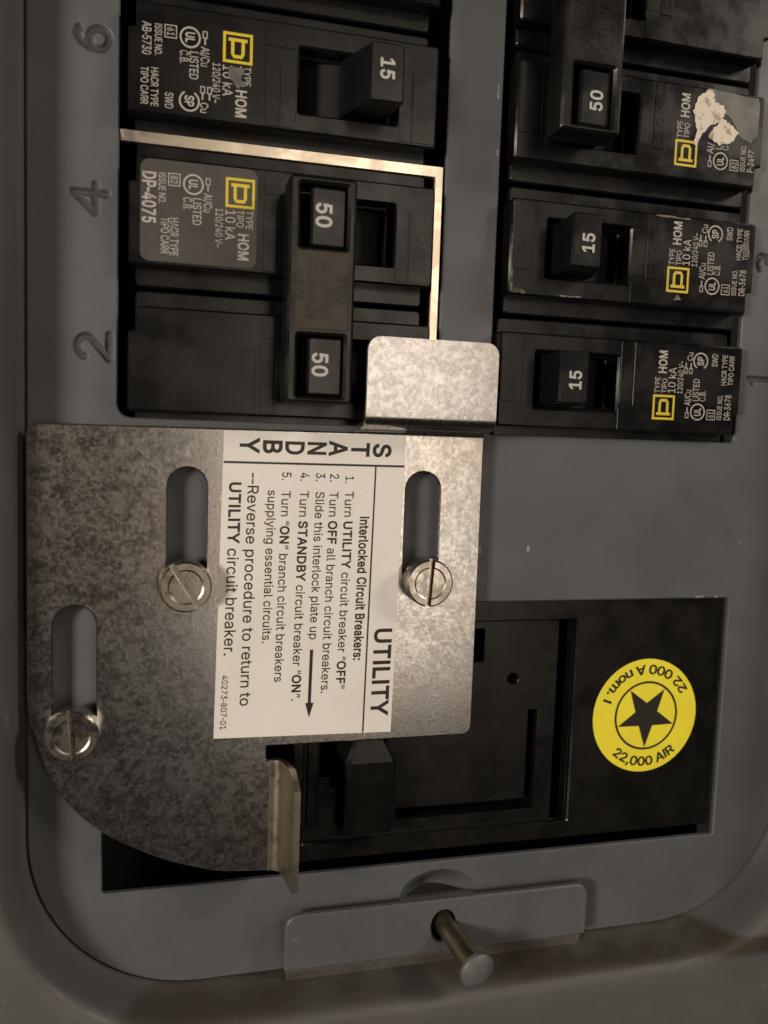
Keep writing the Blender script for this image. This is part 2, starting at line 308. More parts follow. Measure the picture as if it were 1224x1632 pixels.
# ------------------------------------------------------------------ lettering
# sans-serif letter outlines: character | advance | contours, capital height 500
GLYPHS = """'|203|77 312 69 500 133 500 126 312
(|268|88 203 89 240 93 279 99 318 107 358 117 396 129 434 143 469 158 501 173 530 232 530 216 495 201 458 188 421 176 383 166 345 159 308 153 272 150 237 149 203 150 173 153 143 158 113 165 81 174 49 185 16 198 -19 214 -56 232 -94 173 -94 148 -46 126 4 109 54 97 104 90 154
)|268|37 -94 55 -55 71 -18 84 18 96 51 104 83 111 114 116 144 119 174 120 203 119 237 115 272 110 308 102 345 93 383 81 421 68 458 53 495 37 530 95 530 111 501 126 469 139 434 151 396 161 358 170 318 176 278 180 240 181 203 178 153 171 103 159 52 142 2 121 -46 95 -94
,|185|37 -117 66 70 135 70 83 -117
-|264|239 240 239 185 20 185 20 240
.|185|94 -4 82 -3 71 1 62 9 55 18 50 29 49 40 50 52 55 63 62 72 71 79 82 84 94 85 106 84 116 79 126 72 133 63 137 52 139 40 137 29 133 18 126 9 116 1 106 -3
/|245|231 523 70 -75 14 -75 175 523
0|445|223 -7 187 -3 156 7 128 24 103 47 83 76 68 111 56 152 49 198 47 250 49 301 56 347 68 388 84 423 104 453 128 476 156 493 188 503 223 507 258 503 289 493 317 476 342 453 362 423 378 388 389 347 396 301 398 250 396 198 389 152 378 111 362 76 342 47 318 24 290 7 258 -3/223 49 246 51 267 59 285 72 301 91 314 114 324 141 332 173 336 209 338 250 336 290 332 327 324 359 314 386 301 409 285 428 267 441 246 449 223 452 199 449 179 441 160 428 144 409 131 386 121 359 113 327 109 290 107 250 109 209 113 173 121 141 131 114 144 91 160 72 179 59 199 51
1|445|75 0 75 54 384 54 384 0/271 500 271 0 209 0 209 441 206 441 85 352 85 419 195 500
2|445|63 0 63 47 230 225 248 244 264 262 277 278 289 292 298 307 305 321 311 335 314 350 315 365 313 382 309 398 302 411 293 423 282 433 268 441 254 447 237 451 220 452 201 450 184 446 169 440 156 431 145 420 136 406 130 391 126 374 125 356 64 356 67 384 73 411 85 435 100 456 119 473 141 488 165 498 192 505 221 507 250 505 276 498 301 488 322 474 340 457 355 438 366 415 372 392 374 366 373 348 370 330 365 312 356 294 345 275 330 254 312 231 289 205 262 177 150 59 150 56 383 56 383 0
3|445|214 -7 185 -5 157 1 130 10 107 22 86 38 69 56 56 78 47 102 43 130 107 130 110 113 116 99 124 86 135 74 148 65 162 58 179 53 196 50 215 49 235 50 253 54 270 60 286 68 299 79 309 91 317 106 322 123 323 142 322 160 318 177 311 193 300 207 287 219 270 230 250 237 226 242 198 243 154 243 154 294 283 441 283 444 68 444 68 500 366 500 366 453 208 273 208 284 243 285 275 281 303 271 328 257 348 240 365 219 377 195 384 170 386 142 384 114 376 89 364 65 348 44 327 27 303 12 276 2 247 -5
4|445|39 104 39 156 243 500 305 500 107 163 107 160 406 160 406 104/277 0 277 119 277 144 277 312 337 312 337 0
5|445|217 -7 189 -5 162 1 138 11 116 24 97 40 81 59 70 80 62 103 59 128 120 128 123 114 128 100 136 87 145 76 157 67 170 59 185 54 201 50 217 49 237 51 255 55 271 63 286 74 299 87 309 103 316 120 321 139 322 159 321 180 316 199 308 217 298 233 285 247 270 258 253 266 234 271 214 272 197 271 181 268 165 264 149 258 137 250 126 242 66 248 94 500 360 500 360 444 148 444 132 296 134 296 146 305 159 313 174 319 191 324 208 327 226 328 248 326 269 322 289 315 307 306 324 294 339 280 352 264 363 247 372 227 379 206 383 184 384 160 382 129 375 101 363 74 346 51 327 31 303 15 277 3 248 -4
6|445|222 -7 193 -4 165 3 140 14 117 30 99 50 83 73 72 99 65 128 62 159 64 183 70 209 78 235 92 264 111 297 135 335 248 500 316 500 148 257 143 257 148 266 155 275 162 283 171 290 181 296 192 302 204 306 217 308 231 309 260 307 287 300 310 290 331 275 349 257 363 236 374 211 380 184 382 154 380 124 373 97 361 71 346 49 327 30 305 14 280 3 252 -4/222 48 241 49 258 54 274 62 288 72 299 85 309 100 316 116 320 135 322 154 320 175 316 193 309 210 299 224 288 237 274 247 258 255 241 259 222 261 204 259 187 255 171 247 157 237 145 225 136 210 128 194 124 175 123 156 124 135 128 117 136 100 145 85 157 72 171 62 187 54 204 49
7|445|95 0 318 441 318 444 61 444 61 500 384 500 384 441 162 0
8|445|222 -7 190 -5 160 1 133 11 109 25 89 41 73 61 61 83 53 107 51 133 52 154 57 173 64 192 74 209 85 224 99 237 115 248 132 255 150 260 150 262 127 271 107 284 91 303 79 324 72 348 69 374 71 398 78 421 89 442 104 461 122 476 143 489 167 499 194 505 222 507 251 505 277 499 301 489 322 476 340 461 355 442 366 421 373 398 375 374 373 348 365 324 353 303 337 284 318 271 295 262 295 260 313 255 330 248 345 237 359 224 371 209 381 192 388 173 392 154 394 133 392 107 384 83 372 61 355 41 335 25 311 11 284 1 255 -5/222 48 244 50 263 53 280 59 295 67 307 78 317 90 325 104 329 119 331 136 329 154 325 170 317 185 306 199 293 210 278 219 261 226 242 230 222 231 202 230 183 226 166 219 151 210 138 199 128 185 120 170 115 154 113 136 115 119 119 104 127 90 137 78 149 67 164 59 182 53 201 50/222 285 239 286 255 289 269 295 282 303 293 313 302 325 308 338 312 353 314 369 312 385 309 400 302 413 294 424 283 434 270 442 256 447 240 451 222 452 205 451 189 447 174 442 162 434 151 424 142 413 136 400 132 385 131 369 132 353 136 338 142 325 151 313 162 303 175 295 189 289 205 286
9|445|222 507 252 504 280 497 305 486 327 470 346 450 362 427 373 401 380 372 382 341 380 317 375 291 366 265 353 236 334 203 310 165 197 0 128 0 296 243 302 243 297 234 290 225 283 217 274 210 263 204 252 198 240 194 228 192 214 191 185 193 159 200 135 210 114 225 96 243 82 264 71 289 65 316 62 346 65 376 72 404 83 429 99 451 118 470 140 486 165 497 193 504/222 452 204 451 187 446 171 438 157 428 145 415 136 400 129 384 125 365 123 346 125 326 129 307 136 290 145 276 157 263 171 253 187 245 204 241 222 239 241 241 258 245 274 253 288 263 299 275 309 290 316 307 320 325 322 344 320 365 316 383 309 400 299 415 288 428 274 438 258 446 241 451
:|185|94 -4 82 -3 71 1 62 9 55 18 50 29 49 40 50 52 55 63 62 72 71 79 82 84 94 85 106 84 116 79 126 72 133 63 137 52 139 40 137 29 133 18 126 9 116 1 106 -3/94 266 82 268 71 272 62 279 55 289 50 299 49 311 50 323 55 333 62 343 71 350 82 354 94 356 106 354 116 350 126 343 133 333 137 323 139 311 137 299 133 289 126 279 116 272 106 268
A|471|16 0 198 500 271 500 455 0 388 0 282 297 275 317 268 340 260 366 250 396 240 430 228 470 241 470 229 430 219 395 209 365 201 339 194 316 187 297 84 0/108 140 108 195 363 195 363 140
B|448|59 0 59 500 237 500 270 498 298 492 323 482 344 469 361 453 374 434 384 414 389 391 391 367 390 347 386 330 380 315 372 302 362 290 350 281 337 273 324 267 309 262 309 258 325 255 341 250 357 241 372 230 384 216 395 200 404 180 409 159 411 134 409 109 403 87 393 66 379 47 361 31 339 18 311 8 279 2 242 0/122 56 241 56 276 59 304 66 324 78 338 94 347 113 349 134 348 151 344 166 337 181 327 194 315 205 300 214 284 221 265 225 244 227 122 227/122 281 234 281 252 282 268 285 283 291 297 299 308 309 318 321 325 334 329 349 330 366 328 387 320 405 307 421 289 434 265 441 236 444 122 444
C|501|263 -7 221 -3 183 7 148 24 116 48 90 78 68 113 52 154 43 199 40 250 43 300 52 346 68 386 90 422 116 452 148 475 183 493 221 503 263 507 288 505 311 502 334 496 356 487 376 476 395 463 412 448 427 430 440 411 451 390 459 367 465 342 401 342 397 359 391 374 383 388 373 400 363 411 351 421 338 429 325 436 310 441 295 445 279 447 263 448 233 445 206 438 180 425 158 407 139 385 123 358 111 326 104 290 102 250 104 210 111 174 123 142 139 115 158 93 181 75 206 62 233 55 263 52 279 53 295 55 310 59 325 64 338 71 351 79 363 89 373 100 383 112 391 126 397 141 401 158 465 158 459 133 451 110 440 89 427 70 412 53 395 37 377 24 356 13 335 5 312 -2 288 -5
D|494|215 0 94 0 94 56 211 56 249 59 283 66 312 79 337 97 357 120 372 146 383 178 390 212 392 251 390 289 384 324 373 354 357 381 338 403 314 421 286 434 254 441 217 444 92 444 92 500 221 500 268 497 310 487 346 470 378 447 405 419 426 384 441 345 451 300 454 251 451 201 441 157 426 117 404 82 377 53 345 30 307 13 263 3/122 500 122 0 59 0 59 500
E|411|59 0 59 500 366 500 366 444 122 444 122 281 349 281 349 225 122 225 122 56 369 56 369 0
F|403|59 0 59 500 363 500 363 444 122 444 122 273 340 273 340 217 122 217 122 0
G|511|264 -7 221 -3 182 7 147 25 116 48 89 78 68 114 52 154 43 200 40 250 43 300 52 346 68 386 89 422 115 452 146 475 181 493 219 503 260 507 286 505 311 501 335 495 357 486 377 475 396 461 413 446 428 428 441 409 452 388 460 366 466 343 401 343 395 358 388 373 381 386 371 399 361 410 350 420 338 428 324 435 310 441 295 445 278 447 261 448 232 445 205 438 180 425 158 407 139 385 123 358 111 326 104 290 102 250 104 210 111 174 123 142 139 115 158 93 181 75 207 62 234 55 264 52 291 54 316 60 339 70 359 84 376 101 389 121 400 145 406 171 408 199 427 196 278 196 278 251 470 251 470 197 467 157 458 121 443 89 423 61 399 38 370 18 338 4 302 -4
H|508|59 0 59 500 122 500 122 284 386 284 386 500 449 500 449 0 386 0 386 228 122 228 122 0
I|181|59 0 59 500 122 500 122 0
J|390|182 -7 141 -2 105 11 74 32 51 62 37 99 33 143 33 170 96 170 96 143 99 115 106 91 119 73 137 60 158 52 182 49 206 52 226 60 244 73 257 91 265 115 267 143 267 500 331 500 331 143 326 99 312 62 289 32 259 11 223 -2
K|459|103 143 103 212 114 227 125 242 137 257 148 271 160 285 171 298 183 312 196 325 208 338 357 500 441 500 227 271 224 271/59 0 59 500 122 500 122 329 122 221 122 190 122 0/366 0 185 255 224 304 441 0
L|386|59 0 59 500 122 500 122 56 355 56 355 0
M|617|59 0 59 500 149 500 272 184 276 176 279 167 282 156 286 145 290 133 294 120 298 108 302 95 306 82 310 70 313 59 316 48 302 48 305 58 309 69 312 81 316 94 320 106 324 119 328 132 332 144 336 156 340 166 343 176 346 184 468 500 558 500 558 0 496 0 496 286 496 297 496 309 496 321 496 335 496 348 496 362 497 377 497 391 497 406 498 421 498 435 498 449 504 449 499 434 494 418 489 402 484 387 479 371 474 357 469 342 464 329 459 316 455 305 451 295 448 286 336 0 281 0 167 286 164 294 160 304 156 315 152 328 147 341 142 355 137 370 132 385 127 401 121 417 116 433 110 449 117 449 117 436 118 423 118 409 118 394 119 380 119 365 119 351 119 337 119 323 120 310 120 297 120 286 120 0
N|514|59 0 59 500 134 500 337 180 343 171 349 160 357 148 364 135 372 120 381 105 390 89 398 72 407 54 398 53 396 71 395 89 394 106 393 123 393 139 392 155 392 168 392 181 392 192 392 500 455 500 455 0 380 0 199 285 191 298 183 311 174 325 166 340 156 356 145 374 134 395 121 418 106 444 117 446 118 422 119 399 120 377 121 357 122 339 122 322 123 308 123 296 123 286 123 0
O|524|262 -7 221 -3 183 7 148 24 117 48 90 78 69 113 52 154 43 199 40 250 43 300 52 346 69 386 90 422 117 452 148 475 183 493 221 503 262 507 304 503 342 493 377 475 408 452 434 422 456 386 472 346 481 300 485 250 481 199 472 154 456 113 434 78 408 48 377 24 342 7 304 -3/262 52 291 55 318 62 343 75 366 92 385 114 401 142 413 173 420 209 423 250 420 290 413 327 401 358 385 386 366 408 343 425 318 438 291 445 262 448 233 445 206 438 181 425 158 408 139 385 123 358 111 326 104 290 102 250 104 209 111 173 123 142 139 115 158 92 181 75 206 62 233 55
P|437|59 0 59 500 231 500 267 498 299 491 327 479 350 463 369 445 383 422 393 397 400 371 402 342 400 313 393 286 383 261 369 239 350 219 327 204 299 192 267 185 231 183 107 183 107 238 229 238 253 240 274 244 292 252 307 262 318 274 327 289 334 305 337 323 339 342 337 361 334 378 327 395 318 409 307 421 292 431 274 438 253 443 228 444 122 444 122 0
R|441|59 0 59 500 232 500 268 498 300 491 327 480 350 465 369 447 384 426 394 401 400 375 402 346 400 317 394 291 384 267 369 246 350 228 327 213 300 203 268 196 232 194 95 194 95 251 230 251 254 252 275 256 293 262 307 271 319 282 328 295 334 310 338 327 339 346 338 365 334 382 328 398 319 411 307 423 292 432 275 439 253 443 229 444 122 444 122 0/347 0 226 225 298 225 420 0
S|439|220 -9 185 -7 154 -1 125 9 101 23 80 39 63 59 50 82 42 107 38 134 103 134 106 116 112 100 121 86 133 75 147 65 164 58 181 52 200 49 220 48 242 50 262 53 281 59 298 68 312 78 324 90 333 104 338 120 340 137 338 152 334 165 326 176 316 185 305 194 291 201 275 207 259 213 241 218 181 235 142 248 110 265 85 284 66 307 55 335 51 366 54 393 61 418 74 440 91 460 111 476 135 489 162 499 192 505 223 507 255 505 284 499 311 489 334 476 354 460 371 441 383 420 391 396 394 371 332 371 326 395 314 414 297 430 275 441 250 448 221 451 201 449 182 446 164 440 149 432 137 423 127 411 119 398 115 384 113 369 115 353 120 339 129 328 140 318 152 310 166 303 181 297 195 292 209 288 260 274 275 270 290 265 306 259 322 252 338 243 353 234 366 222 378 209 388 194 395 177 400 158 401 136 399 110 392 85 380 62 363 42 343 25 318 10 289 0 256 -7
T|441|31 444 31 500 410 500 410 444 252 444 252 0 189 0 189 444
U|508|254 -8 217 -5 182 2 151 15 124 32 102 54 83 79 70 107 62 137 59 170 59 500 122 500 122 175 124 152 129 131 138 111 150 94 166 79 184 67 205 58 228 52 254 51 281 52 304 58 325 67 343 79 358 94 370 111 379 131 384 152 386 175 386 500 449 500 449 170 447 137 439 107 425 79 407 54 384 32 357 15 326 2 292 -5
V|471|200 0 16 500 83 500 189 203 195 184 203 161 212 135 221 105 232 70 244 30 231 30 242 70 253 105 262 136 271 162 278 184 285 203 388 500 455 500 273 0
W|674|152 0 16 500 81 500 160 193 165 176 169 160 172 143 176 126 180 109 184 92 187 75 190 57 194 39 186 39 189 57 193 75 196 92 200 109 204 126 208 143 212 160 216 176 220 193 301 500 373 500 454 193 458 176 462 160 466 143 470 126 474 109 478 92 482 75 485 57 489 39 480 39 483 57 487 75 490 92 494 109 498 126 502 143 506 160 510 176 514 193 593 500 658 500 521 0 448 0 361 317 356 339 351 361 345 385 340 410 335 437 330 467 344 467 339 439 334 412 329 388 324 364 319 341 312 317 227 0
Y|464|200 0 200 205 16 500 90 500 189 339 200 321 209 304 218 287 227 269 236 249 245 227 220 227 229 250 238 270 247 288 256 305 265 321 276 339 374 500 447 500 263 205 263 0
a|383|157 -8 134 -7 113 -2 93 5 75 15 59 28 47 44 37 62 32 83 30 106 31 126 35 144 42 158 52 171 63 181 76 190 91 197 106 203 123 207 140 211 158 214 175 216 196 219 214 221 230 223 242 225 253 227 261 231 266 236 270 242 271 250 271 252 270 267 267 280 262 292 255 302 246 310 236 316 223 321 209 324 192 325 175 324 160 321 147 317 135 311 124 304 116 296 108 287 103 278 98 269 40 286 50 307 62 325 77 340 94 352 112 362 131 369 151 374 171 377 191 378 204 377 219 376 235 373 251 369 266 362 281 354 295 344 307 331 317 315 325 296 329 273 331 247 331 0 272 0 272 51 268 51 263 42 256 33 248 24 238 15 226 8 212 1 196 -4 177 -7/167 45 189 46 207 50 224 58 238 67 250 79 259 92 266 106 269 120 271 136 271 187 267 184 262 181 255 179 247 177 237 175 227 173 217 171 207 170 197 168 187 167 179 166 172 165 158 163 145 160 132 156 120 151 110 145 102 137 95 128 92 116 90 103 91 91 95 80 100 71 108 63 117 57 128 51 140 48 153 45
b|417|226 -8 204 -7 185 -3 169 4 156 12 145 21 135 31 128 40 121 49 116 58 110 58 110 0 52 0 52 500 112 500 112 314 116 314 121 322 128 330 135 340 144 349 155 358 168 366 184 373 203 377 225 378 255 375 283 367 308 354 330 337 348 314 363 288 375 257 381 223 384 186 381 148 375 114 364 83 349 56 330 34 308 16 283 3 255 -5/216 46 238 48 258 54 275 64 289 78 301 95 310 115 317 137 321 161 322 186 321 212 317 235 311 257 301 276 289 293 275 306 258 316 238 322 216 324 195 322 175 316 158 307 144 294 132 277 123 258 116 237 112 213 111 186 112 160 116 135 123 113 132 94 144 77 159 64 176 54 195 48
c|389|204 -8 171 -5 142 3 115 16 91 34 71 57 55 84 43 114 36 148 34 184 36 221 43 255 55 286 71 313 91 335 115 354 142 367 171 375 204 378 222 377 239 375 256 371 271 365 286 358 300 350 313 340 324 329 334 316 343 303 350 288 355 272 298 257 295 267 290 276 285 284 280 292 273 299 265 305 257 311 248 316 238 319 227 322 216 324 204 324 180 322 160 316 143 305 128 291 116 274 107 254 100 232 96 209 95 184 96 160 100 137 107 115 116 96 128 79 143 65 160 54 180 48 204 46 216 46 228 48 238 51 248 54 258 59 266 65 274 71 281 79 287 87 292 96 296 105 299 115 357 101 351 84 344 69 335 55 325 43 314 31 301 21 287 12 272 5 256 -1 239 -5 222 -7
d|417|192 -8 162 -5 135 3 110 16 87 34 69 56 54 83 43 114 36 148 34 186 36 223 43 257 54 288 69 314 88 337 110 354 135 367 162 375 192 378 214 377 233 373 249 366 262 358 273 349 282 340 290 330 296 322 301 314 305 314 305 500 365 500 365 0 307 0 307 58 301 58 296 49 290 40 282 31 273 21 261 12 248 4 232 -3 214 -7/201 46 222 48 242 54 259 64 273 77 285 94 294 113 301 135 305 160 306 186 305 213 301 237 294 258 285 277 273 294 259 307 242 316 223 322 201 324 179 322 159 316 142 306 128 293 116 276 107 257 100 235 96 212 95 186 96 161 100 137 107 115 116 95 128 78 143 64 160 54 179 48
e|397|208 -8 174 -5 143 3 115 16 91 34 71 57 55 83 43 114 36 147 34 184 36 220 43 254 54 285 70 312 90 335 113 353 140 367 169 375 202 378 222 377 242 373 261 368 280 359 297 349 314 335 328 319 341 299 351 277 359 252 363 223 365 191 365 166 73 166 73 217 332 217 304 199 303 222 299 244 293 264 284 281 272 296 258 308 242 317 223 323 202 324 180 323 161 317 144 308 129 296 117 282 107 265 100 247 96 227 94 207 94 174 96 148 101 125 109 104 119 87 133 72 148 60 167 52 187 47 209 45 223 46 237 48 249 52 261 57 271 63 281 71 289 81 295 92 300 104 359 89 352 71 342 54 329 39 314 25 297 14 278 4 256 -3 233 -7
f|249|224 373 224 321 6 321 6 373/79 0 79 424 81 444 86 462 94 478 105 491 118 501 133 510 149 516 166 520 184 521 197 520 209 519 218 518 227 516 234 514 239 512 223 460 220 462 216 463 211 464 206 465 199 466 191 466 175 464 162 460 152 452 145 441 141 428 139 411 139 0
g|418|203 -148 177 -147 153 -143 132 -137 112 -129 95 -120 81 -108 68 -96 58 -82 50 -68 100 -40 105 -48 112 -56 119 -65 128 -73 139 -80 152 -87 166 -92 184 -95 203 -96 232 -93 256 -86 277 -74 293 -57 303 -34 306 -6 306 67 301 67 296 59 289 50 282 41 273 31 261 23 248 15 232 9 213 6 192 5 163 7 136 14 111 26 88 43 70 63 54 89 43 118 36 151 34 188 36 225 43 258 54 288 69 315 88 337 110 354 135 367 163 375 193 378 214 377 233 373 249 366 263 358 274 350 283 340 291 330 297 321 302 313 308 313 308 373 366 373 366 -9 364 -39 356 -66 344 -88 328 -107 309 -122 286 -134 260 -142 233 -146/201 58 223 60 242 65 259 74 273 86 285 101 295 119 302 140 306 163 307 189 306 215 302 238 295 259 286 278 274 294 259 307 243 316 223 322 201 324 179 322 160 316 143 306 128 293 116 277 107 258 100 237 96 214 95 189 96 164 100 141 107 120 116 102 128 87 143 74 160 65 179 60
h|403|112 223 112 0 52 0 52 500 112 500 112 283 101 283 114 314 130 338 149 356 172 368 196 375 223 378 248 376 270 371 290 362 308 350 323 334 335 315 344 293 349 266 351 236 351 0 291 0 291 231 288 258 281 281 268 299 251 313 231 321 206 323 189 322 173 318 158 312 145 303 133 292 124 278 117 262 113 243
i|164|52 0 52 373 112 373 112 0/82 435 71 437 62 440 53 447 46 455 42 464 41 475 42 485 46 495 53 503 62 510 71 513 82 515 93 513 103 510 112 503 119 495 123 485 124 475 123 464 119 455 112 447 103 440 93 437
k|374|108 134 108 208 118 208 280 373 354 373 181 196 174 196/52 0 52 500 112 500 112 0/289 0 145 183 188 225 366 0
l|186|137 -2 111 0 89 7 73 20 61 37 54 58 52 83 52 500 112 500 112 97 112 82 115 70 118 61 124 56 132 52 144 51 149 51 154 51 158 52 161 52 164 53 167 53 178 3 172 1 166 0 159 -1 152 -2 144 -2
m|599|52 0 52 373 110 373 110 290 106 290 112 309 120 326 130 340 142 352 155 362 169 370 184 375 200 378 215 380 241 377 264 368 282 355 297 336 308 315 315 290 307 290 313 307 321 323 331 337 344 350 358 360 374 368 391 375 410 378 429 380 450 378 470 373 489 365 505 354 520 340 531 323 540 302 546 278 547 251 547 0 487 0 487 249 485 274 477 293 464 307 448 317 431 323 411 325 395 324 381 320 368 314 356 306 347 297 339 285 334 272 331 258 330 243 330 0 269 0 269 255 267 275 260 292 249 306 234 316 216 323 196 325 182 324 168 320 155 315 143 307 132 297 124 284 117 270 113 253 112 234 112 0
n|403|112 223 112 0 52 0 52 373 110 373 110 283 101 283 114 314 130 338 149 356 172 368 196 375 223 378 248 376 270 371 290 362 308 350 323 334 335 315 344 293 349 266 351 236 351 0 291 0 291 231 288 258 281 281 268 299 251 313 231 321 206 323 189 322 173 318 158 312 145 303 133 292 124 278 117 262 113 243
o|408|204 -8 171 -5 142 3 115 16 91 34 71 57 55 84 43 114 36 148 34 184 36 221 43 255 55 286 71 313 91 335 115 354 142 367 171 375 204 378 236 375 266 367 293 354 317 335 337 313 353 286 365 255 372 221 374 184 372 148 365 114 353 84 337 57 317 34 293 16 266 3 236 -5/204 46 227 48 248 54 266 65 280 79 293 96 302 115 308 137 312 160 314 184 312 209 308 232 302 254 293 274 280 291 266 305 248 316 227 322 204 324 180 322 160 316 143 305 128 291 116 274 107 254 100 232 96 209 95 184 96 160 100 137 107 115 116 96 128 79 143 65 160 54 180 48
p|417|52 -140 52 373 110 373 110 314 116 314 121 322 127 330 135 340 144 349 155 358 168 366 184 373 203 377 225 378 255 375 283 367 308 354 330 337 348 314 363 288 375 257 381 223 384 186 381 148 375 114 364 83 349 56 330 34 308 16 283 3 255 -5 226 -8 204 -7 185 -3 170 4 156 12 145 21 136 31 128 40 121 49 116 58 112 58 112 -140/216 46 238 48 258 54 275 64 289 78 301 95 310 115 317 137 321 161 322 186 321 212 317 235 311 257 301 276 289 293 275 306 258 316 238 322 216 324 195 322 175 316 158 307 144 294 132 277 123 258 116 237 112 213 111 186 112 160 116 135 123 113 132 94 144 77 159 64 176 54 195 48
q|417|365 -140 305 -140 305 58 301 58 296 49 290 40 282 31 273 21 261 12 248 4 232 -3 214 -7 192 -8 162 -5 135 3 110 16 87 34 69 56 54 83 43 114 36 148 34 186 36 223 43 257 54 288 69 314 88 337 110 354 135 367 162 375 192 378 214 377 233 373 249 366 262 358 273 349 282 340 290 330 296 322 301 314 307 314 307 373 365 373/201 46 222 48 242 54 259 64 273 77 285 94 294 113 301 135 305 160 306 186 305 213 301 237 294 258 285 277 273 294 259 307 242 316 223 322 201 324 179 322 159 316 142 306 128 293 116 276 107 257 100 235 96 212 95 186 96 161 100 137 107 115 116 95 128 78 143 64 160 54 179 48
r|255|52 0 52 373 110 373 110 315 113 315 122 333 134 348 150 361 168 371 188 376 209 378 214 378 220 378 225 378 231 378 235 377 239 377 239 317 237 317 232 318 226 319 219 320 211 320 203 320 187 319 171 315 156 309 143 301 133 291 124 279 117 265 113 250 112 233 112 0
s|359|179 -8 154 -7 131 -3 110 3 91 12 75 23 61 37 49 53 41 72 35 93 92 105 99 86 109 71 122 59 138 51 157 46 178 45 202 46 223 52 240 61 253 73 261 86 263 101 262 113 257 124 250 133 239 141 225 148 208 152 147 167 116 177 90 189 71 205 57 223 49 245 46 269 48 290 54 309 64 326 77 341 94 354 113 364 135 372 158 376 184 378 208 377 230 373 249 366 267 357 281 346 294 333 304 319 312 303 318 285 263 272 258 286 249 299 238 310 224 319 206 325 184 327 163 325 145 320 129 311 116 300 109 287 107 272 108 260 113 248 122 239 134 231 149 225 169 219 226 206 257 196 282 184 301 168 315 150 323 129 326 105 323 84 317 64 307 46 293 31 276 17 255 6 232 -2 207 -6
t|223|200 373 200 321 6 321 6 373/64 463 124 463 124 96 125 81 128 69 134 60 142 54 153 50 167 49 172 49 176 50 182 50 188 51 193 52 198 53 209 2 203 0 196 -2 189 -3 181 -3 173 -4 165 -4 136 -1 111 7 90 21 76 40 67 63 64 91
u|403|179 -5 155 -3 133 2 113 11 95 23 80 38 68 58 59 80 53 107 52 137 52 373 112 373 112 142 114 115 122 92 135 74 152 60 172 52 197 49 214 51 230 54 245 61 258 70 269 81 279 95 285 111 290 130 291 150 291 373 351 373 351 0 293 0 293 90 302 90 289 59 272 34 253 17 230 5 206 -3
v|383|160 0 17 373 83 373 162 152 170 130 177 108 184 85 190 63 196 42 202 20 181 20 187 42 193 63 199 85 206 108 212 130 220 152 300 373 365 373 222 0
w|557|135 0 22 373 86 373 131 210 138 187 144 161 151 134 158 105 165 74 172 41 162 41 169 73 176 103 182 132 189 160 196 186 203 210 248 373 311 373 355 210 362 186 368 160 375 133 382 105 389 74 395 41 385 41 392 73 399 104 406 133 413 160 420 186 426 210 472 373 535 373 422 0 362 0 313 169 309 186 304 204 299 221 295 239 290 257 286 276 281 294 276 313 272 332 286 332 281 313 277 294 272 276 267 257 263 239 258 221 253 203 249 186 244 169 195 0
x|372|20 0 168 214 168 168 28 373 98 373 145 300 156 283 167 265 176 249 185 233 194 218 204 202 172 202 182 218 191 233 199 249 208 265 218 283 229 300 277 373 346 373 205 166 205 210 352 0 282 0 227 84 216 101 206 118 196 134 188 149 179 164 170 179 201 179 192 164 183 149 175 134 167 118 157 101 146 84 90 0
y|383|47 -136 60 -84 70 -86 81 -88 92 -88 102 -87 111 -85 120 -80 128 -73 135 -63 142 -50 148 -35 160 -1 17 373 83 373 162 152 170 130 177 107 184 85 189 63 196 42 202 20 181 20 187 42 193 63 199 85 205 108 212 130 220 152 300 373 365 373 201 -57 193 -75 184 -91 173 -105 162 -117 150 -126 137 -133 122 -139 107 -142 90 -143 80 -142 71 -142 63 -141 56 -139 51 -138
~|445|51 147 53 173 57 195 65 214 75 229 87 241 101 251 117 257 132 260 149 262 165 261 180 257 194 251 208 243 224 231 242 217 253 207 262 200 270 195 278 191 285 189 294 189 307 190 317 195 327 204 333 216 337 230 339 248 393 248 392 223 388 200 380 182 370 167 357 155 343 145 328 139 312 135 296 134 279 135 264 139 250 145 235 154 220 165 203 179 192 188 182 195 174 201 167 204 159 206 151 207 139 205 128 201 119 193 112 182 108 167 106 147
“|295|51 313 103 500 148 500 119 313/172 313 224 500 269 500 240 313
”|295|51 313 80 500 148 500 97 313/172 313 201 500 269 500 218 313"""
_raw = {}
for row in GLYPHS.split('\n'):
    adv, ol_ = row[2:].split('|', 1)
    _raw[row[0]] = (int(adv), [list(map(int, q.split())) for q in ol_.split('/')])
_g = {}
def glyph(ch, bold):
    """verts, triangles, advance for a capital height of 1; contours may overlap, so keep the wound parts"""
    k = ('b' if bold else 'r')+ch
    if k in _g: return _g[k]
    if ch == ' ': _g[k] = ([], [], 0.370000); return _g[k]
    adv, loops = _raw[ch]; pts = []; edges = []; polys = []
    for l in loops:
        p = [(l[i]/500, l[i+1]/500) for i in range(0, len(l), 2)]
        p = inset(p, 0.046 if bold else 0.010)      # outer contours run clockwise, so this thickens the stroke
        o = len(pts); pts += p; edges += [(o+i, o+(i+1) % len(p)) for i in range(len(p))]; polys.append(p)
    v, _, f, *_r = delaunay_2d_cdt([Vector(p) for p in pts], edges, [], 0, 1e-5)
    def wind(x, y):
        w = 0
        for p in polys:
            for i in range(len(p)):
                (x0, y0), (x1, y1) = p[i], p[(i+1) % len(p)]
                if (y0 <= y) != (y1 <= y):
                    if x0+(y-y0)/(y1-y0)*(x1-x0) > x: w += 1 if y1 > y0 else -1
        return w
    F = []
    for t in f:
        c = sum((v[i] for i in t), Vector((0, 0)))/len(t)
        if wind(c.x, c.y): F.append(tuple(t))
    _g[k] = ([(q.x, q.y) for q in v], F, adv/500)
    return _g[k]
